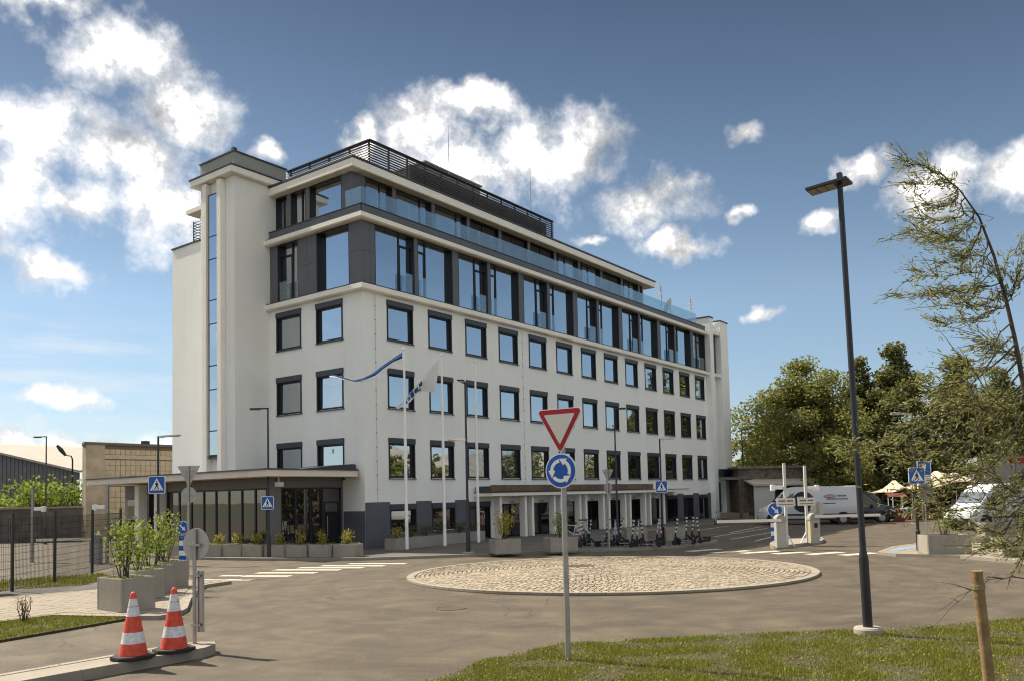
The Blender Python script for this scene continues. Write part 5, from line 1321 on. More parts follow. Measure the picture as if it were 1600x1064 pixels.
for i, (x1, y0) in enumerate(corners):
    h_, n_ = [(1.35, 520), (.75, 130), (1.45, 560), (1.3, 420)][i]
    shrub((x1 - .39, y0 + .6), .095 + .68, h_, h_ * .66, n_, LEAF_C, slb[i], 60 + i, leaf=.095, group='shrubs in the left planters', stems=8)
    gm = leaves(np.array([(x1 - .39 + rnd.uniform(-.3, .3), y0 + .56 + rnd.uniform(-.45, .45), .80 + rnd.uniform(0, .05)) for _ in range(120)]), .06, .035)
    tag(np_mesh('ground_cover', gm[0], gm[1], LEAF_C), 'low green ground cover filling the ' + ['nearest', 'second', 'third', 'farthest'][i] + ' left planter', 'plants', kind='stuff')
# row in front of the pavilion
row = [z for z in [(-3.55, -2.75), (-4.0, -1.75), (-4.35, -.7), (-4.62, .35), (-4.95, 1.45), (-5.2, 2.5), (-5.48, 3.55), (-5.75, 4.6), (-5.95, 5.65)]]
ordn = ['first', 'second', 'third', 'fourth', 'fifth', 'sixth', 'seventh', 'eighth', 'ninth']
for i, (x, y) in enumerate(row):
    planter(x - .36, x + .36, y - .51, y + .51, .11, .52, ordn[i] + ' planter from the right in the row before the pavilion', 'planters in front of the pavilion', rz=math.radians(18 - i * .6))
    shrub((x, y), .58, .62 if i < 3 else .52, .6, 260, LEAF_Y, ordn[i] + ' yellow-green shrub from the right in the row before the pavilion', 80 + i, leaf=.085, group='yellow shrubs in front of the pavilion', stems=9, width_ratio=.4, spread=.7)
    gm = leaves(np.array([(x + rnd.uniform(-.3, .3), y + rnd.uniform(-.45, .45), .60 + rnd.uniform(-.02, .10)) for _ in range(150)]), .07, .03)
    tag(np_mesh('ground_cover', gm[0], gm[1], LEAF_C), 'low plants around the ' + ordn[i] + ' yellow shrub before the pavilion', 'plants', kind='stuff')
# planters in front of the long facade
fr = [((.0, .95), 'planter at the foot of the first flagpole', LEAF_Y), ((1.9, 3.2), 'planter between the first two flagpoles', LEAF_D), ((3.35, 4.65), 'planter by the middle flagpole', LEAF_D), ((4.8, 6.1), 'planter by the third flagpole', LEAF_D), ((6.25, 7.5), 'last planter of the row left of the entrance', LEAF_D), ((.96, 1.88), 'small planter right of the first flagpole', LEAF_D)]
for i, ((a, b), lb, lm) in enumerate(fr):
    y0 = -1.95 + .12 * a
    planter(a, b, y0, y0 + .7, .11, .52, 'concrete ' + lb, 'planters below the office windows')
    shrub(((a + b) / 2, y0 + .35), .6, .55, (b - a) * .8, 200, lm, ('yellow' if lm is LEAF_Y else 'dark green') + ' plants in the ' + lb, 100 + i, leaf=.09, group='plants below the office windows', stems=10)
for i, (a, b, lb) in enumerate([((775, 866), (815, 864), 'left'), ((861, 863), (904, 861), 'right')]):
    A = Vector(G(*a, .11)).to_2d(); B = Vector(G(*b, .11)).to_2d(); dv = (B - A); L = dv.length; rz = math.atan2(dv.y, dv.x); n_ = Vector((-dv.y, dv.x)).normalized(); c_ = (A + B) / 2 + n_ * .45
    planter(c_.x - L / 2, c_.x + L / 2, c_.y - .42, c_.y + .42, .11, .60, lb + ' big concrete planter on the kerb before the entrance', 'planters before the entrance', rz=rz)
    shrub((c_.x, c_.y), .66, 1.15, .85, 420, LEAF_Y if i == 0 else LEAF_C, lb + ' upright yellow-green bamboo-like shrub before the entrance', 120 + i, leaf=.13, group='shrubs before the entrance', stems=11, width_ratio=.3)
for i, ((x, y, w_), lb) in enumerate([((7.0, -10.4, 1.6), 'low concrete planter behind the scooters, left'), ((9.6, -9.6, 1.4), 'low concrete planter behind the scooters, right')]):
    p = G(1000 if i == 0 else 1062, 846, .1)
    planter(p.x - .2, p.x + .2 + .6, p.y - .1, p.y + .9, .11, .66, lb, 'planters among the scooters', rz=math.radians(-52))
# planters on the right refuge
for i, ((px, py, w_), lb) in enumerate([((1476, 864, 1.5), 'concrete planter beside the crossing lamp post on the right'), ((1610, 868, 2.2), 'concrete planter at the right edge'), ((1560, 838, 1.6), 'concrete planter in front of the white van on the right')]):
    p = G(px, py, .1)
    planter(p.x - w_ / 2, p.x + w_ / 2, p.y - .4, p.y + .4, .10, .66, lb, 'planters on the right refuge', rz=math.atan2(RGT.y, RGT.x))
    shrub((p.x, p.y), .7, .85, 1.0, 300, LEAF_D if i else LEAF_C, ['grey-green twiggy shrub in the planter beside the crossing post', 'dark shrub in the planter at the right edge', 'dark shrub in the planter before the white van'][i], 130 + i, leaf=.075, group='shrubs on the right refuge', stems=12)

# --- boom barriers
BARW = mat('barrier_white', (.36, .35, .32), .5, var=.08, vscale=4); BOOM = mat('boom_cream', (.72, .66, .58), .5)
def barrier(base, z0, pytop, boom_to, pyb, label, group, w=.36, yellow=False, th=0.0):
    p = G(*base, z0); zt = top_z(p.x, p.y, pytop) - z0
    root = empty('boom_barrier', (p.x, p.y, z0), face(th), label=label, cat='barrier', group=group)
    MB().box(-w / 2, w / 2, -.17, .17, 0, zt - .28).build('cabinet', BARW, root, bevel=.015)
    m = MB(); n = 10
    m.poly_y([(-w / 2 - .03, zt - .279), (w / 2 + .03, zt - .279)] + [((w / 2 + .03) * math.cos(math.pi * k / n), zt - .279 + .28 * math.sin(math.pi * k / n)) for k in range(1, n)], -.2, .2)
    m.build('hood', mat('hood_grey', (.30, .29, .27), .5), root)
    if yellow:
        MB().box(-w / 2 - .012, -w / 2 + .05, -.185, -.171, .1, zt - .35).build('yellow_strip', mat('strip_yellow', (.7, .5, .04), .5), root)
        MB().box(-.02, .12, -.185, -.171, zt - .62, zt - .42).build('display', BLACK, root)
    d = (p - CAM).dot(FWD); e = at(boom_to, pyb, d); zb2 = top_z(p.x, p.y, pyb) - z0
    L = (Vector((e.x, e.y)) - Vector((p.x, p.y))).length * (1 if boom_to > base[0] else -1)
    MB().box(min(0, L), max(0, L), -.24, -.20, zb2 - .055, zb2 + .055).build('boom', BOOM, root)
    return root
BGp = 'boom barriers'
barrier((1220, 855), .14, 803, 1119, 812, 'left boom barrier on the right-hand island, arm to the left', BGp, w=.38)
barrier((1272, 848), .14, 801, 1373, 806, 'right boom barrier with yellow strip, arm to the right', BGp, w=.38, yellow=True)
barrier((150, 880), .0, 833, 60, 841, 'boom barrier behind the mesh fence, arm to the left', BGp, w=.42)
def cam_mast(base, z0, pytop, pycam, label, side=-1, board=None, stay=True):
    p = G(*base, z0); zt = top_z(p.x, p.y, pytop) - z0; zc_ = top_z(p.x, p.y, pycam) - z0
    root = empty('camera_mast', (p.x, p.y, z0), face(0), label=label, cat='mast', group='camera masts at the barriers')
    MB().box(-.05, .05, -.05, .05, 0, zt).build('mast', mat('mast_pale', (.55, .54, .50), .5) if stay else GALV, root)
    m = MB(); m.box(min(.07 * side, .5 * side), max(.07 * side, .5 * side), -.06, .06, zc_ - .1, zc_ + .06); m.box(min(.42 * side, .58 * side), max(.42 * side, .58 * side), -.1, .1, zc_ - .16, zc_ + .1)
    m.build('camera', SWHITE, root, bevel=.02)
    if stay:
        m = MB(); m.tube([(.3, 0, 0), (.05, 0, .45)], .025, 6); m.tube([(-.3, 0, 0), (-.05, 0, .45)], .025, 6); m.build('stay', POLEW, root)
    if board:
        zb3 = top_z(p.x, p.y, board) - z0
        o = MB().box(-.38, .38, -.075, -.055, zb3 - .17, zb3 + .17).build('board', mat('board_cream', (.62, .60, .52), .6), root)
        m = MB(); m.box(-.3, -.02, -.079, -.0755, zb3 + .02, zb3 + .08); m.box(.05, .3, -.079, -.0755, zb3 + .02, zb3 + .08); m.box(-.3, .3, -.079, -.0755, zb3 - .1, zb3 - .07); m.build('print_lines', mat('print_grey', (.2, .1, .1), .6), o)
    return root
cam_mast((1230, 853), .14, 723, 760, 'white camera mast beside the left barrier', -1, 784)
cam_mast((1262, 847), .14, 727, 761, 'white camera mast beside the right barrier', 1, 783)
cam_mast((167, 882), .0, 756, 791, 'grey camera mast by the left barrier', -1, None, False)
cam_mast((50, 878), .0, 763, 794, 'grey camera mast behind the mesh fence', 1, None, False)
p = G(1281, 846); root = empty('stop_sign_back', (p.x, p.y, .14), face(0), label='pale octagonal sign back behind the right barrier', cat='road sign'); zt = top_z(p.x, p.y, 794) - .14
pole(root, zt + .3, .04); MB().disc_y(0, zt, .36, .05, .06, 8).build('octagon_plate', mat('oct_grey', (.42, .42, .38), .6), root)

# --- mesh fence on the left
FENCE = mat('fence_dark', (.018, .019, .020), .5)
fpts = [(-21.0, -4.6), (-18.7, -3.7), (-16.43, -2.77), (-14.55, -1.22), (-12.3, .9), (-10.1, 3.1)]
fr_ = empty('mesh_fence', (fpts[0][0], fpts[0][1], 0), label='dark wire mesh fence with square posts along the left verge', cat='fence')
for a in fpts: MB().box(a[0] - fpts[0][0] - .035, a[0] - fpts[0][0] + .035, a[1] - fpts[0][1] - .035, a[1] - fpts[0][1] + .035, -.05, 2.32).build('post', FENCE, fr_)
for a, b in zip(fpts, fpts[1:]):
    A = Vector((a[0] - fpts[0][0], a[1] - fpts[0][1], 0)); B = Vector((b[0] - fpts[0][0], b[1] - fpts[0][1], 0)); L = (B - A).length; m = MB(); n = int(L / .075)
    def bar(p_, q_, t_):
        d_ = (q_ - p_).normalized(); s_ = d_.cross(Vector((.3, .9, .2))).normalized() * t_; u_ = d_.cross(s_).normalized() * t_
        m.add([p_ + s_, p_ - s_ * .5 + u_, p_ - s_ * .5 - u_, q_ + s_, q_ - s_ * .5 + u_, q_ - s_ * .5 - u_], [(0, 1, 4, 3), (1, 2, 5, 4), (2, 0, 3, 5)])
    for k in range(1, n): q_ = A.lerp(B, k / n); bar(q_ + Vector((0, 0, .08)), q_ + Vector((0, 0, 2.15)), .006)
    for k in range(11): bar(A + Vector((0, 0, .1 + k * .205)), B + Vector((0, 0, .1 + k * .205)), .006)
    o = m.build('mesh_panel', FENCE, fr_)
root = empty('site_box', (-16.95, -2.8, 0), label='dark equipment box hung on the mesh fence at the left edge', cat='box')
MB().box(-.55, .1, .1, .35, .95, 1.75).build('case', FENCE, root, bevel=.02); MB().box(-.5, .05, .09, .099, 1.5, 1.55).build('label_strip', GALV, root)

# --- scooters
SCM = [mat('scooter_white', (.62, .62, .60), .5), mat('scooter_red', (.45, .04, .07), .5), mat('scooter_blue', (.20, .30, .42), .5)]
SCB = mat('scooter_black', (.012, .012, .014), .45)
def scooter(stem):
    root = empty('kick_scooter', (0, 0, 0), cat='scooter', group='rental scooters parked in a row')
    m = MB(); m.box(-.42, .22, -.085, .085, .12, .17); m.build('deck', SCB, root, bevel=.015)
    MB().box(-.40, .20, -.092, .092, .125, .145).build('deck_edge', mat('deck_grey', (.45, .45, .44), .5), root)
    def wheel(x, nm):
        o = MB().disc_y(x, .115, .115, -.028, .028, 18).build(nm, BLACK, root); MB().disc_y(x, .115, .06, -.032, .032, 12).build('hub', SCB, o)
    wheel(-.52, 'rear_wheel'); wheel(.47, 'front_wheel')
    MB().poly_y([(-.66, .18), (-.60, .25), (-.45, .24), (-.38, .16), (-.44, .17), (-.52, .225), (-.6, .2)], -.045, .045).build('rear_fender', SCB, root)
    MB().tube([(.20, 0, .15), (.34, 0, .32), (.44, 0, .35)], [.045, .05, .045], 8).build('neck', SCB, root)
    MB().tube([(.47, 0, .10), (.44, 0, .35), (.42, 0, .5)], [.035, .04, .04], 8).build('fork', SCB, root)
    n = 7; a = Vector((.425, 0, .48)); b = Vector((.33, 0, 1.12))
    for k in range(n): MB().tube([a.lerp(b, k / n), a.lerp(b, (k + .97) / n)], .034, 8).build('stem', stem if k % 2 == 0 else SCM[0], root)
    MB().tube([(.33, 0, 1.10), (.32, 0, 1.18)], .035, 8).build('head', SCB, root)
    MB().tube([(.28, -.27, 1.17), (.33, -.1, 1.18), (.33, .1, 1.18), (.28, .27, 1.17)], [.02, .018, .018, .02], 8).build('handlebar', SCB, root)
    MB().box(.31, .37, -.05, .05, 1.11, 1.17).build('headlight', SWHITE, root)
    return root
protos = [scooter(SCB), scooter(SCM[1]), scooter(SCM[2])]
spx = [(899, 853, 0), (921, 854, 1), (936, 852.5, 0), (950, 853, 2), (962, 851, 0), (975, 853, 2), (990, 852.5, 0), (1001, 854, 0), (1011, 854.5, 2), (1020, 852, 1), (1042, 851, 2), (1068, 851, 0), (1078, 848.5, 0), (1086, 847, 0), (1093, 846.5, 0), (907, 851, 2), (984, 850, 0)]
used = set(); rs = random.Random(5)
sord = ['first', 'second', 'third', 'fourth', 'fifth', 'sixth', 'seventh', 'eighth', 'ninth', 'tenth', 'eleventh', 'twelfth', 'thirteenth', 'fourteenth', 'fifteenth', 'sixteenth', 'seventeenth']
order = sorted(range(len(spx)), key=lambda i: spx[i][0])
for rank, i in enumerate(order):
    px, py, kd = spx[i]; o = protos[kd] if kd not in used else copy_tree(protos[kd]); used.add(kd)
    p = G(px, py, .11); o.location = (p.x, p.y, .116)
    o.rotation_euler = (math.radians(rs.uniform(-6, 6)), 0, right_dir + math.pi + rs.uniform(-.5, .5) if i % 3 else right_dir + rs.uniform(-.6, .6))
    o['label'] = sord[rank] + ' parked scooter from the left, ' + ['black and white', 'red and white', 'blue-grey and white'][kd] + ' stem'

# --- bicycles behind the scooters
def bicycle(col_m):
    root = empty('bicycle', (0, 0, 0), cat='bicycle', group='bicycles parked by the entrance')
    for x in (-.52, .52):
        pts_ = [(x + .33 * math.cos(a), 0, .34 + .33 * math.sin(a)) for a in [2 * math.pi * k / 20 for k in range(21)]]
        o = MB().tube(pts_, .018, 6, False).build('wheel', BLACK, root)
        sp = MB()
        for k in range(8):
            a = math.pi * k / 8; sp.tube([(x - .32 * math.cos(a), 0, .34 - .32 * math.sin(a)), (x + .32 * math.cos(a), 0, .34 + .32 * math.sin(a))], .003, 3, False)
        sp.build('spokes', GALV, o)
    f = MB()
    for a, b in [((-.52, .34), (-.14, .30)), ((-.14, .30), (-.26, .80)), ((-.52, .34), (-.24, .76)), ((-.26, .78), (.34, .82)), ((-.14, .30), (.36, .72)), ((.52, .34), (.32, .92))]: f.tube([(a[0], 0, a[1]), (b[0], 0, b[1])], .020, 7)
    f.build('frame', col_m, root)
    MB().box(-.36, -.14, -.06, .06, .86, .92).build('saddle', BLACK, root, bevel=.02)
    MB().tube([(-.26, 0, .78), (-.25, 0, .87)], .014, 6).build('seat_post', GALV, root)
    MB().tube([(.40, -.27, .98), (.34, -.1, 1.0), (.34, .1, 1.0), (.40, .27, .98)], .014, 6).build('handlebar', BLACK, root)
    return root
for px, py, rz_, m_, lb in [(893, 845, 2.5, SCM[0], 'white bicycle behind the right entrance planter'), (1056, 838, .5, SCB, 'dark bicycle standing behind the scooters by the lamp post'), (1118, 817, .3, SCM[0], 'pale bicycle at the far end of the long facade')]:
    o = bicycle(m_); p = G(px, py, .11); o.location = (p.x, p.y, .115 if px < 1100 else 0.0); o.rotation_euler = (math.radians(7), 0, rz_); o['label'] = lb

# ---------------------------------------------------------------- vehicles
def loft(stations):
    """stations: (x, half width low, half width top, z bottom, z belt, z top)"""
    m = MB(); V = []; n = 12
    for (x, w, wt, zb, zl, zt) in stations:
        V += [(x, -w * .9, zb), (x, -w, zb + .12), (x, -w, zl), (x, -wt - (w - wt) * .15, zt - .14), (x, -wt, zt - .04), (x, -wt * .75, zt), (x, wt * .75, zt), (x, wt, zt - .04), (x, wt + (w - wt) * .15, zt - .14), (x, w, zl), (x, w, zb + .12), (x, w * .9, zb)]
    F = []
    for i in range(len(stations) - 1):
        for k in range(n): F.append((i * n + k, (i + 1) * n + k, (i + 1) * n + (k + 1) % n, i * n + (k + 1) % n))
    F.append(tuple(range(n))); F.append(tuple(range((len(stations) - 1) * n, len(stations) * n))[::-1])
    m.add(V, F); return m
VWHITE = mat('van_white', (.62, .63, .64), .35, coat=.5); VDARK = mat('car_dark', (.016, .019, .026), .3, coat=.6); VGLASS = glass_mat('car_glass', (.008, .009, .011), .22)
RIM = mat('rim_grey', (.30, .30, .30), .4, metal=.6); TRIM = mat('black_trim', (.014, .014, .016), .6); LAMP_R = mat('tail_red', (.35, .01, .01), .3); LAMP_W = mat('headlight_glass', (.55, .57, .6), .15)
def wheels(root, xs, w, r_):
    for x in xs:
        for s in (-1, 1):
            o = MB().disc_y(x, r_, r_, s * w - .11, s * w + .11, 24).build('wheel', BLACK, root); MB().disc_y(x, r_, r_ * .62, s * w - .118, s * w + .118, 16).build('rim', RIM, o)
            MB().disc_y(x, r_ * 1.05, r_ * 1.22, s * (w + .02) - .03, s * (w + .02) + .02, 24).build('wheel_arch', TRIM, root) if False else None
def van(loc, rz, label, L=6.6, H=2.55, paint=VWHITE, logo=False, group=None):
    root = empty('van', loc, rz, label=label, cat='van', group=group)
    w = 1.0; h = H
    # x: rear 0 .. front L
    st = [(0, w * .98, w * .86, .38, 1.3, h - .02), (.12, w, w * .88, .34, 1.3, h), (L - 2.4, w, w * .88, .34, 1.3, h), (L - 2.0, w, w * .86, .34, 1.3, h - .06), (L - 1.55, w, w * .80, .34, 1.3, h - .42), (L - .95, w, w * .82, .34, 1.15, h * .585), (L - .35, w * .96, w * .78, .34, .95, h * .47), (L - .08, w * .88, w * .70, .34, .80, h * .41), (L, w * .80, w * .62, .36, .7, h * .36)]
    loft(st).build('body', paint, root, smooth=True)
    for s in (-1, 1):
        y = s * (w + .004)
        g_ = MB(); g_.poly_y([(L - 2.45, 1.34), (L - 1.22, 1.34), (L - 1.62, h - .50), (L - 2.40, h - .30)], min(y, y - s * .012), max(y, y - s * .012)); g_.build('side_window', VGLASS, root)
        MB().box(.3, L - 1.2, *sorted((s * (w + .006), s * (w - .01))), .62, .74).build('rub_strip', TRIM, root)
        MB().box(.2, L - .5, *sorted((s * (w + .003), s * (w - .02))), .33, .42).build('sill_trim', TRIM, root)
        MB().box(L - 3.6, L - 3.1, *sorted((s * (w + .008), s * (w - .01))), 1.22, 1.30).build('door_handle', TRIM, root)
        MB().box(L - 1.28, L - 1.08, *sorted((s * (w + .02), s * (w + .22))), 1.35, 1.68).build('mirror', TRIM, root, bevel=.03)
        MB().box(1.6, 2.5, *sorted((s * (w + .006), s * (w - .01))), 1.42, 1.47).build('slide_rail', TRIM, root)
        MB().box(.05, .12, *sorted((s * w * .985, s * (w * .985 - .12))), 1.0, 1.6).build('tail_light', LAMP_R, root)
        MB().poly_y([(L - .42, .98), (L - .12, .86), (L - .10, .98), (L - .45, 1.16)], *sorted((s * (w * .955 + .02), s * (w * .75)))).build('headlight', LAMP_W, root)
    ws = [(L - 1.50, w * .74, h - .44), (L - 1.50, -w * .74, h - .44), (L - .97, -w * .74, h * .59 + .02), (L - .97, w * .74, h * .59 + .02)]
    m = MB(); m.add([(x + .03, y, z + .012) for x, y, z in ws], [(0, 1, 2, 3)]); m.build('windscreen', VGLASS, root)
    MB().box(L - .04, L + .05, -w * .8, w * .8, .34, .66).build('front_bumper', TRIM, root, bevel=.03); MB().box(-.06, .05, -w * .95, w * .95, .36, .56).build('rear_bumper', TRIM, root, bevel=.03)
    for s in (-1, 1): MB().box(-.008, .004, *sorted((s * .03, s * .78)), 1.45, 2.15).build('rear_window', VGLASS, root) if not logo else None
    wheels(root, (1.15, L - 1.05), w - .1, .36)
    for x in (1.15, L - 1.05):
        for s in (-1, 1): MB().disc_y(x, .40, .46, *sorted((s * (w + .004), s * (w - .03))), 24).build('wheel_arch', TRIM, root)
    for x in (1.15, L - 1.05):
        for s in (-1, 1):
            o = MB().disc_y(x, .36, .35, *sorted((s * (w + .006), s * (w + .014))), 24).build('tyre_face', BLACK, root); MB().disc_y(x, .36, .22, *sorted((s * (w + .015), s * (w + .022))), 18).build('rim', RIM, o)
    if logo:
        s = 1; y0, y1 = w + .005, w + .012
        o = MB().disc_y(L - 3.05, 1.55, .72, y0, y1, 40).build('round_decal', mat('decal_dark', (.014, .016, .028), .5), root)
        a_ = [math.radians(t) for t in range(-70, 76, 10)]
        ring = MB()
        for t0, t1 in zip(a_, a_[1:]):
            ring.poly_y([(L - 3.05 - math.cos(t) * q_, 1.55 + math.sin(t) * q_) for t, q_ in ((t0, .54), (t0, .71), (t1, .71), (t1, .54))], y1 + .001, y1 + .004)
        ring.build('decal_food', mat('decal_red', (.16, .045, .035), .6, var=.5, vscale=9), o)
        tx = MB()
        for k in range(5): tx.box(L - 2.85 + k * .085 - .2, L - 2.85 + k * .085 - .14, y1 + .001, y1 + .004, 1.80 + .03 * (k % 2), 1.92)
        tx.build('decal_lettering', SWHITE, o)
        cx0 = 1.95
        o2 = MB().poly_y([(cx0 + .36 * math.cos(t) * 1 + (.0), 1.93 + .11 * math.sin(t)) for t in [2 * math.pi * k / 24 for k in range(24)]], y0, y1).build('brand_pill', mat('brand_red', (.40, .03, .06), .5), root)
        t_ = MB()
        for k in range(6): t_.box(cx0 - .25 + k * .09, cx0 - .19 + k * .09, y1 + .001, y1 + .004, 1.89, 1.97)
        t_.build('pill_lettering', SWHITE, o2)
        t_ = MB()
        for k in range(8): t_.box(cx0 - 1.02 + k * .075, cx0 - .965 + k * .075, y0, y1, 1.90, 1.97 + (.03 if k in (0, 3) else 0))
        for k in range(13): t_.box(cx0 - 1.15 + k * .105, cx0 - 1.07 + k * .105, y0, y1, 1.70, 1.76)
        t_.build('side_lettering', mat('letter_black', (.03, .03, .035), .6), root)
    return root
FH = Vector((FWD.x, FWD.y, 0)).normalized(); RH = Vector((RGT.x, RGT.y, 0)).normalized()
def ground_at(px, depth): d = ray(px, 770); p = CAM + d * depth; return Vector((p.x, p.y, 0))
phi = math.radians(21); hd = -RH * math.cos(phi) + FH * math.sin(phi)
rear = ground_at(1345, 55.5); rzv = math.atan2(hd.y, hd.x)
side = Vector((-hd.y, hd.x, 0))   # left of heading = towards the camera
van(rear - side * 1.0 * (1 if side.dot(FH) < 0 else -1), rzv, 'white delivery van with round dark decal parked behind the boom barriers', L=6.7, H=2.6, logo=True)
def car(loc, rz, label, paint, L=4.7, H=1.9, group=None, name='car', cat='car'):
    root = empty(name, loc, rz, label=label, cat=cat, group=group); w = .93; h = H
    st = [(0, w * .92, w * .74, .35, .95, h - .12), (.2, w, w * .78, .28, 1.0, h - .02), (L * .5, w, w * .80, .26, 1.0, h), (L * .60, w, w * .78, .26, 1.0, h - .08), (L * .76, w, w * .80, .26, .98, h * .62), (L * .93, w * .95, w * .76, .28, .85, h * .53), (L, w * .8, w * .6, .32, .7, h * .42)]
    loft(st).build('body', paint, root, smooth=True)
    for s in (-1, 1):
        y = s * (w + .003)
        MB().poly_y([(.4, 1.08), (L * .70, 1.08), (L * .60, h - .22), (.55, h - .2)], *sorted((y, y - s * .06))).build('side_window', VGLASS, root)
        MB().poly_y([(L * .94, .80), (L * .985, .72), (L * .98, .84), (L * .90, .95)], *sorted((s * (w * .93 + .02), s * (w * .5)))).build('headlight', LAMP_W, root)
        MB().box(L * .66, L * .70, *sorted((s * (w + .02), s * (w + .2))), 1.08, 1.26).build('mirror', TRIM, root, bevel=.02)
    m = MB(); m.add([(L * .615 + .03, w * .70, h - .12), (L * .615 + .03, -w * .70, h - .12), (L * .755 + .03, -w * .72, h * .63 + .015), (L * .755 + .03, w * .72, h * .63 + .015)], [(0, 1, 2, 3)]); m.build('windscreen', VGLASS, root)
    MB().box(L - .03, L + .03, -w * .5, w * .5, .5, .72).build('grille', TRIM, root); MB().box(L - .02, L + .04, -.26, .26, .38, .48).build('number_plate', SWHITE, root)
    for x in (L * .19, L * .81):
        for s in (-1, 1):
            MB().disc_y(x, .38, .42, *sorted((s * (w + .002), s * (w - .03))), 22).build('wheel_arch', TRIM, root)
            o = MB().disc_y(x, .33, .33, *sorted((s * (w + .006), s * (w - .2))), 22).build('wheel', BLACK, root); MB().disc_y(x, .33, .21, *sorted((s * (w + .014), s * (w + .007))), 16).build('rim', RIM, o)
    return root
def nose_at(px, depth, heading, L): n = ground_at(px, depth); return n - heading * L
h1 = (RH * .95 - FH * .31).normalized()
car(nose_at(1397, 58, h1, 4.9), math.atan2(h1.y, h1.x), 'dark people carrier nosing out behind the white van', VDARK, L=4.9, H=2.15, group='dark cars behind the van')
car(nose_at(1409, 62, h1, 4.9), math.atan2(h1.y, h1.x), 'second dark car farther behind the white van', VDARK, L=4.9, H=2.05, group='dark cars behind the van')
h2 = (-RH * .93 - FH * .36).normalized()
van(nose_at(1492, 45.5, h2, 5.2), math.atan2(h2.y, h2.x), 'white van with sloping bonnet partly hidden by the willow, right edge', L=5.2, H=2.5)
# dark car behind the fence on the left
p = at(20, 800, 46); car((p.x - 1.5, p.y + 1.5, 0), 2.2, 'dark parked car behind the mesh fence at the left edge', VDARK, L=4.4, H=1.6, group='dark car behind the fence')

# ---------------------------------------------------------------- person bending over
def person():
    b = ground_at(1426, 53.0); root = empty('person', (b.x, b.y, 0), math.atan2(-RH.y, -RH.x), label='person in turquoise top and pale shorts bending forward beside the parked cars', cat='person')
    # local +X = facing direction (picture left)
    J = {'pelvis': (0, 0, .88), 'waist': (.16, 0, 1.02), 'chest': (.42, 0, 1.08), 'neck': (.60, 0, 1.04), 'head': (.72, 0, .98), 'headtop': (.82, 0, .92),
         'hl': (-.02, .10, .84), 'kl': (.02, .12, .46), 'al': (-.05, .12, .08), 'tl': (.12, .13, .03), 'hr': (-.02, -.10, .84), 'kr': (.05, -.12, .46), 'ar': (-.02, -.12, .08), 'tr': (.15, -.13, .03),
         'sl': (.48, .19, 1.04), 'el': (.52, .22, .76), 'wl': (.66, .18, .54), 'fl': (.72, .17, .46), 'sr': (.48, -.19, 1.04), 'er': (.50, -.22, .76), 'wr': (.62, -.18, .54), 'fr': (.68, -.17, .46)}
    E_ = [('pelvis', 'waist'), ('waist', 'chest'), ('chest', 'neck'), ('neck', 'head'), ('head', 'headtop'), ('pelvis', 'hl'), ('hl', 'kl'), ('kl', 'al'), ('al', 'tl'), ('pelvis', 'hr'), ('hr', 'kr'), ('kr', 'ar'), ('ar', 'tr'), ('chest', 'sl'), ('sl', 'el'), ('el', 'wl'), ('wl', 'fl'), ('chest', 'sr'), ('sr', 'er'), ('er', 'wr'), ('wr', 'fr')]
    Rr = {'pelvis': .15, 'waist': .13, 'chest': .155, 'neck': .06, 'head': .10, 'headtop': .085, 'hl': .10, 'kl': .062, 'al': .042, 'tl': .035, 'hr': .10, 'kr': .062, 'ar': .042, 'tr': .035, 'sl': .06, 'el': .045, 'wl': .03, 'fl': .03, 'sr': .06, 'er': .045, 'wr': .03, 'fr': .03}
    def skin(nm, keys, edges, scale, m_, rootkey):
        ks = list(keys); me = D.meshes.new(nm); me.from_pydata([J[k] for k in ks], [(ks.index(a), ks.index(b_)) for a, b_ in edges], [])
        o = D.objects.new(nm, me); col.objects.link(o); md = o.modifiers.new('skin', 'SKIN')
        for i, k in enumerate(ks): me.skin_vertices[0].data[i].radius = (Rr[k] * scale,) * 2
        me.skin_vertices[0].data[ks.index(rootkey)].use_root = True
        o.modifiers.new('sub', 'SUBSURF').levels = 2; o.modifiers['sub'].render_levels = 2; me.materials.append(m_); o.parent = root; return o
    SK = mat('skin', (.42, .26, .19), .6)
    skin('body', J.keys(), E_, 1.0, SK, 'pelvis')
    skin('top', ['waist', 'chest', 'sl', 'sr', 'el', 'er'], [('waist', 'chest'), ('chest', 'sl'), ('chest', 'sr'), ('sl', 'el'), ('sr', 'er')], 1.13, mat('turquoise_cloth', (.05, .32, .36), .8), 'chest')
    skin('shorts', ['pelvis', 'waist', 'hl', 'hr', 'kl', 'kr'], [('pelvis', 'waist'), ('pelvis', 'hl'), ('pelvis', 'hr'), ('hl', 'kl'), ('hr', 'kr')], 1.10, mat('shorts_cloth', (.30, .25, .27), .8), 'pelvis')
    m = MB(); n = 10
    V = []
    hd_ = Vector(J['head']); up_ = (Vector(J['headtop']) - hd_).normalized()
    m.lathe([(.02, .07), (.08, .05), (.108, .0), (.105, -.04), (.09, -.06)], 0, 0, 14); o = m.build('hair', mat('hair_fair', (.38, .27, .16), .7), root, smooth=True)
    o.location = hd_ + Vector((.02, 0, .03)); o.rotation_euler = (0, math.radians(35), 0)
    f = MB(); f.box(.10, .115, -.045, -.02, -.01, .005); f.box(.10, .115, .02, .045, -.01, .005); o = f.build('eyes', BLACK, root); o.location = hd_; o.rotation_euler = (0, math.radians(55), 0)
    for s in (-1, 1): MB().box(-.1, .14, s * .12 - .045, s * .12 + .045, 0, .09).build('shoe', SWHITE, root, bevel=.03)
person()

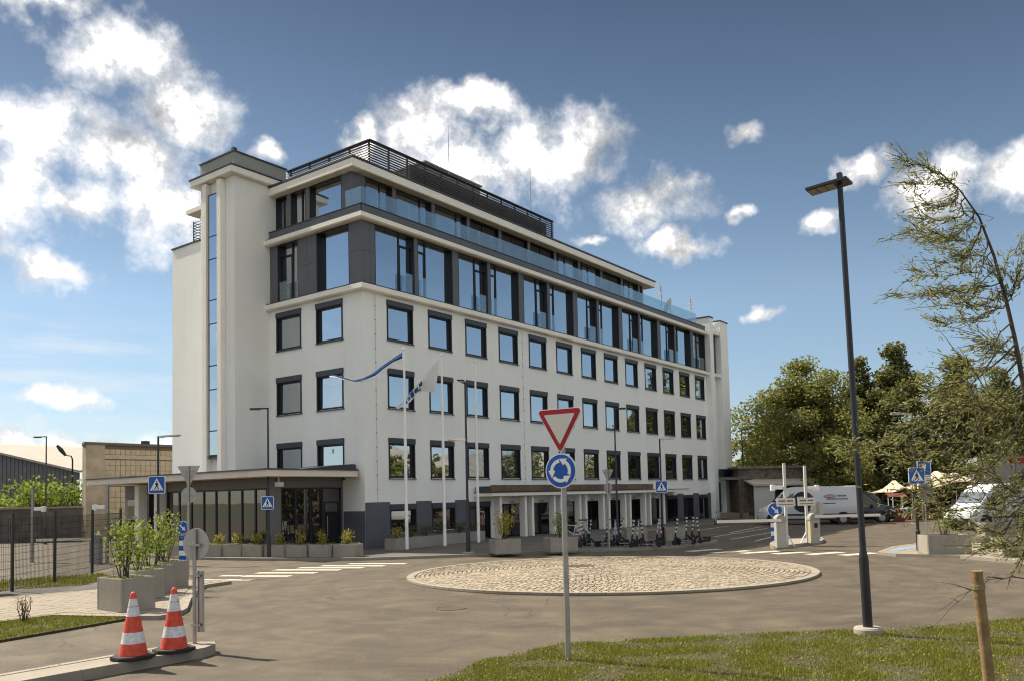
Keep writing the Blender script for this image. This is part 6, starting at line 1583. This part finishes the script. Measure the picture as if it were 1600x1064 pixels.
# ---------------------------------------------------------------- background buildings, tents and stalls
# low rubble store with a pale lean-to roof at the end of the car park
sr = ground_at(1225, 69); rz = math.atan2(RH.y, RH.x)
root = empty('stone_store', (sr.x, sr.y, 0), rz, label='low rubble-walled store with pale flat lean-to roof behind the van', cat='shed')
RUB = mat('rubble', (.17, .135, .10), .95, var=.55, vscale=3, bump=.8, bscale=9)
MB().box(-3.4, 5.0, 1.2, 5.0, 0, 4.25).build('stone_wall', RUB, root); MB().box(-3.6, 5.2, 1.0, 5.2, 4.251, 4.45).build('roof_cover', mat('mossy_roof', (.20, .18, .13), .95, var=.4, vscale=2), root)
MB().add([(-3.0, -1.6, 2.75), (3.6, -1.6, 2.75), (3.6, 1.19, 3.2), (-3.0, 1.19, 3.2), (-3.0, -1.6, 2.9), (3.6, -1.6, 2.9), (3.6, 1.19, 3.35), (-3.0, 1.19, 3.35)], [(0, 3, 2, 1), (4, 5, 6, 7), (0, 1, 5, 4), (1, 2, 6, 5), (2, 3, 7, 6), (3, 0, 4, 7)]).build('lean_to_roof', mat('pale_roof', (.42, .38, .32), .8), root)
MB().box(-2.9, -1.2, -1.4, -1.25, 0, 2.74).build('panel_wall', mat('cream_panel', (.55, .52, .46), .8), root); MB().box(-1.19, 3.4, .6, .7, 0, 2.7).build('dark_opening', mat('opening', (.03, .028, .025), .9), root); MB().box(-.2, 2.0, .5, .599, 0, 1.9).build('garage_door', mat('garage_grey', (.16, .155, .15), .8), root)
for x in (-1.15, 1.1, 3.4): MB().box(x - .06, x + .06, -1.5, -1.38, 0, 2.74).build('post', POLE, root)
# boundary wall behind the car park
A = ground_at(1330, 72); rz = math.atan2(RH.y, RH.x)
root = empty('rear_wall', (A.x, A.y, 0), rz, label='long low brown wall under the trees behind the parked cars', cat='wall')
MB().box(0, 24, 0, .3, 0, 2.1).build('wall', mat('brown_wall', (.10, .075, .055), .9, var=.4, vscale=2), root); MB().box(-.05, 24.1, -.06, .36, 2.1, 2.2).build('coping', KERB, root)
# stretch tents
TENT = mat('tent_cream', (.50, .42, .31), .85, var=.08, vscale=1)
def tent(px0, px1, pypeaks, pyedge, depth, dp, label):
    a, b = ground_at(px0, depth), ground_at(px1, depth); W_ = (b - a).length; root = empty('market_tent', (a.x, a.y, 0), math.atan2((b - a).y, (b - a).x), label=label, cat='tent', group='cream market tents')
    ze = top_z(a.x, a.y, pyedge); zp = top_z(a.x, a.y, pypeaks[0][1]); nx, ny = 28, 10; V = []; peaks = [(x_ * W_, 0.45 * dp, top_z(a.x, a.y, y_) - ze) for x_, y_ in pypeaks]
    for i in range(nx + 1):
        for j in range(ny + 1):
            x, y = W_ * i / nx, dp * j / ny; z = ze - .25 * math.sin(math.pi * i / nx) * 0 
            for (qx, qy, qz) in peaks: z += qz * math.exp(-(math.hypot((x - qx) / (W_ * .17), (y - qy) / (dp * .42))) ** 1.1 * 1.1)
            V.append((x, y, z))
    m = MB(); m.add(V, [(i * (ny + 1) + j, (i + 1) * (ny + 1) + j, (i + 1) * (ny + 1) + j + 1, i * (ny + 1) + j + 1) for i in range(nx) for j in range(ny)])
    o = m.build('canopy', TENT, root, smooth=True)
    s_ = o.modifiers.new('thick', 'SOLIDIFY'); s_.thickness = .03
    for (qx, qy, qz) in peaks: MB().tube([(qx, qy, 0), (qx, qy, ze + qz * .9)], .04, 6).build('pole', POLE, root)
    for x in (0.05, W_ * .33, W_ * .66, W_ - .05): MB().tube([(x, .05, 0), (x, .05, ze)], .03, 6).build('pole', POLEW, root)
tent(1394, 1442, [(.45, 747)], 769, 60, 4, 'small cream tent behind the bending person')
tent(1447, 1592, [(.32, 737), (.55, 742)], 766, 61, 6, 'long cream stretch tent with two peaks behind the willow')
STR = mat('stall_red', (.17, .04, .032), .7, var=.3, vscale=3); 
for i, (px, d_, w_, h_, lb) in enumerate([(1402, 58, .9, 1.5, 'small red market stall left of the bending person'), (1432, 61, 1.6, 1.6, 'red market stall under the small cream tent'), (1480, 63, 2.4, 1.3, 'brown-red market stall under the long tent')]):
    p = ground_at(px, d_); root = empty('market_stall', (p.x, p.y, 0), math.atan2(RH.y, RH.x), label=lb, cat='stall', group='red market stalls')
    MB().box(-w_ / 2, w_ / 2, 0, .9, .0, h_ * .55).build('counter', STR, root); MB().box(-w_ / 2 - .1, w_ / 2 + .1, -.1, 1.0, h_ * .552, h_ * .6).build('table_top', WOOD, root)
    for x in (-w_ / 2, w_ / 2): MB().tube([(x, .45, 0), (x, .45, h_ + .4)], .03, 6).build('post', POLEW, root)
    MB().add([(-w_ / 2 - .2, -.2, h_ + .25), (w_ / 2 + .2, -.2, h_ + .25), (w_ / 2 + .2, .45, h_ + .5), (-w_ / 2 - .2, .45, h_ + .5), (w_ / 2 + .2, 1.1, h_ + .25), (-w_ / 2 - .2, 1.1, h_ + .25)], [(0, 1, 2, 3), (3, 2, 4, 5)]).build('awning', STR, root)
p = ground_at(1530, 68); root = empty('site_container', (p.x, p.y, 0), math.atan2(RH.y, RH.x), label='pale grey container cabin with red edge behind the tents', cat='container')
zc_ = top_z(p.x, p.y, 714); m = MB().box(0, 8, 0, 2.4, 0, zc_).build('cabin', mat('container_grey', (.30, .29, .28), .7, var=.1, vscale=2), root)
for k in range(16): MB().box(.2 + k * .5, .3 + k * .5, -.03, -.001, .1, zc_ - .1).build('rib', MATS['container_grey'], root)
MB().box(2.6, 8.0, -.05, -.031, zc_ - .55, zc_ - .1).build('red_band', mat('band_red', (.35, .03, .03), .6), root)
# ---- left background: boundary wall, tiled building, grey shed
a, b = at(-30, 800, 57), at(128, 800, 56.5); a.z = b.z = 0; L_ = (b - a).length
root = empty('boundary_wall', a, math.atan2((b - a).y, (b - a).x), label='dark weathered concrete boundary wall behind the mesh fence', cat='wall')
zw = top_z(b.x, b.y, 790); PW = mat('weathered_concrete', (.115, .10, .085), .95, var=.45, vscale=1.2, bump=.5, bscale=12)
npn = 5
for k in range(npn): MB().box(L_ * k / npn + .01, L_ * (k + 1) / npn - .01, 0, .2, 0, zw - .12).build('wall_panel', PW, root)
MB().box(-.05, L_ + .05, -.06, .26, zw - .119, zw).build('coping', KERB, root)
# tiled concrete building
c0 = at(136, 770, 58); c0.z = 0; root = empty('tiled_building', (c0.x, c0.y, 0), 0, label='old beige building clad in square tiles behind the pavilion', cat='building')
zt = top_z(c0.x, c0.y, 694); BEI = mat('beige_render', (.30, .255, .19), .9, var=.25, vscale=1.5, bump=.3, bscale=20); TILE = mat('beige_tile', (.36, .30, .215), .75, var=.22, vscale=2.2); DK = mat('tile_joint', (.12, .09, .065), .9)
vd = Vector((c0.x - CAM.x, c0.y - CAM.y)).normalized() * 14; vd.rotate(Matrix.Rotation(math.radians(.6), 2))
MB().prism([(.3, .06), (22, .06), (22 + vd.x, vd.y), (.3 + vd.x, vd.y)], 0, zt).build('wall', DK, root)
MB().prism([(-.15, -.12), (1.2, -.12), (1.2, .9), (.1, .9)], 0, zt - .002).build('corner_pier', BEI, root); MB().prism([(-.3, -.2), (22, -.2), (22.2 + vd.x, vd.y), (.2 + vd.x, vd.y), (.1, 1.0)], zt, zt + .18).build('parapet_cap', ROOFM, root)
tt_ = .36; cnt = 0; tm = None
for i in range(40):
    for j in range(20):
        x0 = 1.25 + i * (tt_ + .025); z0 = .3 + j * (tt_ + .025)
        if z0 + tt_ > zt - .1 or x0 > 14: continue
        if j in (9, 14): continue
        cnt += 1
        if cnt > 290: break
        if tm is None: tm = MB().box(0, tt_, -.0, .059, 0, tt_).build('wall_tile', TILE, root); o = tm
        else: o = tm.copy(); col.objects.link(o)
        o.location = (x0, rnd.uniform(-.006, .006), z0)
rest = MB()
for i in range(40):
    for j in range(20):
        x0 = 1.25 + i * (tt_ + .025); z0 = .3 + j * (tt_ + .025)
        if z0 + tt_ > zt - .1 or x0 > 14: continue
        if j in (9, 14): rest.box(x0, x0 + tt_ + .025, .01, .059, z0 + .06, z0 + tt_); continue
placed = [(o.location.x, o.location.z) for o in children(root) if o.name.startswith('wall_tile')]
ps = {(round(x, 2), round(z, 2)) for x, z in placed}
for i in range(56):
    for j in range(20):
        x0 = 1.25 + i * (tt_ + .025); z0 = .3 + j * (tt_ + .025)
        if z0 + tt_ > zt - .1 or j in (9, 14) or (round(x0, 2), round(z0, 2)) in ps: continue
        rest.box(x0, x0 + tt_, rnd.uniform(-.006, .006), .059, z0, z0 + tt_)
ro = rest.build('wall_tile', TILE, root); ro['kind'] = 'stuff'
# grey metal shed with shallow gable
q0 = at(-60, 770, 84); q0.z = 0; q1 = at(122, 770, 80); q1.z = 0; dv = (q1 - q0); Ls = dv.length
root = empty('metal_shed', q0, math.atan2(dv.y, dv.x), label='grey profiled metal shed with shallow beige roof at far left', cat='shed')
z0_ = top_z(q1.x, q1.y, 738); zl_ = z0_ + 3.2
SHED = mat('shed_metal', (.125, .13, .14), .6, var=.1, vscale=1); MB().poly_y([(0, 0), (Ls, 0), (Ls, z0_), (0, zl_)], 0, .2).build('front_wall', SHED, root)
for k in range(int(Ls / .5)):
    x = .1 + k * .5; MB().box(x, x + .12, -.05, -.001, 0, z0_ + (zl_ - z0_) * (1 - (x + .12) / Ls) - .05).build('wall_rib', SHED, root)
m = MB(); ang = [(-.3, zl_ + .12), (Ls + .5, z0_ - .02)]
m.add([(-.3, -.4, zl_ + .1), (Ls + .5, -.4, z0_ + .0), (Ls + .5, 30, z0_ + 2.6), (-.3, 30, zl_ + .9), (-.3, -.4, zl_ + .3), (Ls + .5, -.4, z0_ + .2), (Ls + .5, 30, z0_ + 2.8), (-.3, 30, zl_ + 1.1)], [(0, 3, 2, 1), (4, 5, 6, 7), (0, 1, 5, 4), (1, 2, 6, 5), (2, 3, 7, 6), (3, 0, 4, 7)]); m.build('roof', mat('shed_roof', (.36, .33, .28), .8, var=.1, vscale=1), root)
MB().box(Ls * .45, Ls * .45 + .7, 18, 18.7, zl_ - 1, zl_ + 1.2).build('roof_vent', FRAME, root)

root = empty('brick_warehouse', (-44, 4, 0), 0, label='long white and brick-red warehouse beyond the left edge, mirrored in the pavilion glass', cat='building')
MB().box(-8, 0, 0, 44, 0, 3.0).build('lower_wall', mat('warehouse_white', (.55, .53, .50), .8, var=.1, vscale=1), root); MB().box(-8, -.02, 0.02, 43.98, 3.0, 6.2).build('upper_wall', mat('warehouse_red', (.20, .07, .05), .85, var=.25, vscale=2), root); MB().box(-8.2, .2, -.2, 44.2, 6.2, 6.4).build('roof', ROOFM, root)
for k in range(9): MB().box(.001, .03, 2 + k * 4.6, 4.4 + k * 4.6, .9, 2.5).build('window', FRAME, root)

# market hall beyond the right edge: it shows in the lower office windows
root = empty('market_hall', (26, -47, 0), 0, label='long brown market hall with grey pitched roof beyond the right edge, mirrored in the windows', cat='building')
MB().box(0, 92, 0, 9, 0, 4.2).build('wall', mat('hall_brown', (.22, .17, .13), .9, var=.25, vscale=1.5), root)
MB().poly_x([(-.5, 4.2), (9.5, 4.2), (4.5, 8.4)], -.5, 92.5).build('roof', mat('hall_roof', (.20, .18, .165), .9, var=.3, vscale=1.2), root)
for k in range(18): MB().box(2 + k * 5, 4.2 + k * 5, 9.0, 9.05, 1.0, 2.6).build('window', FRAME, root)
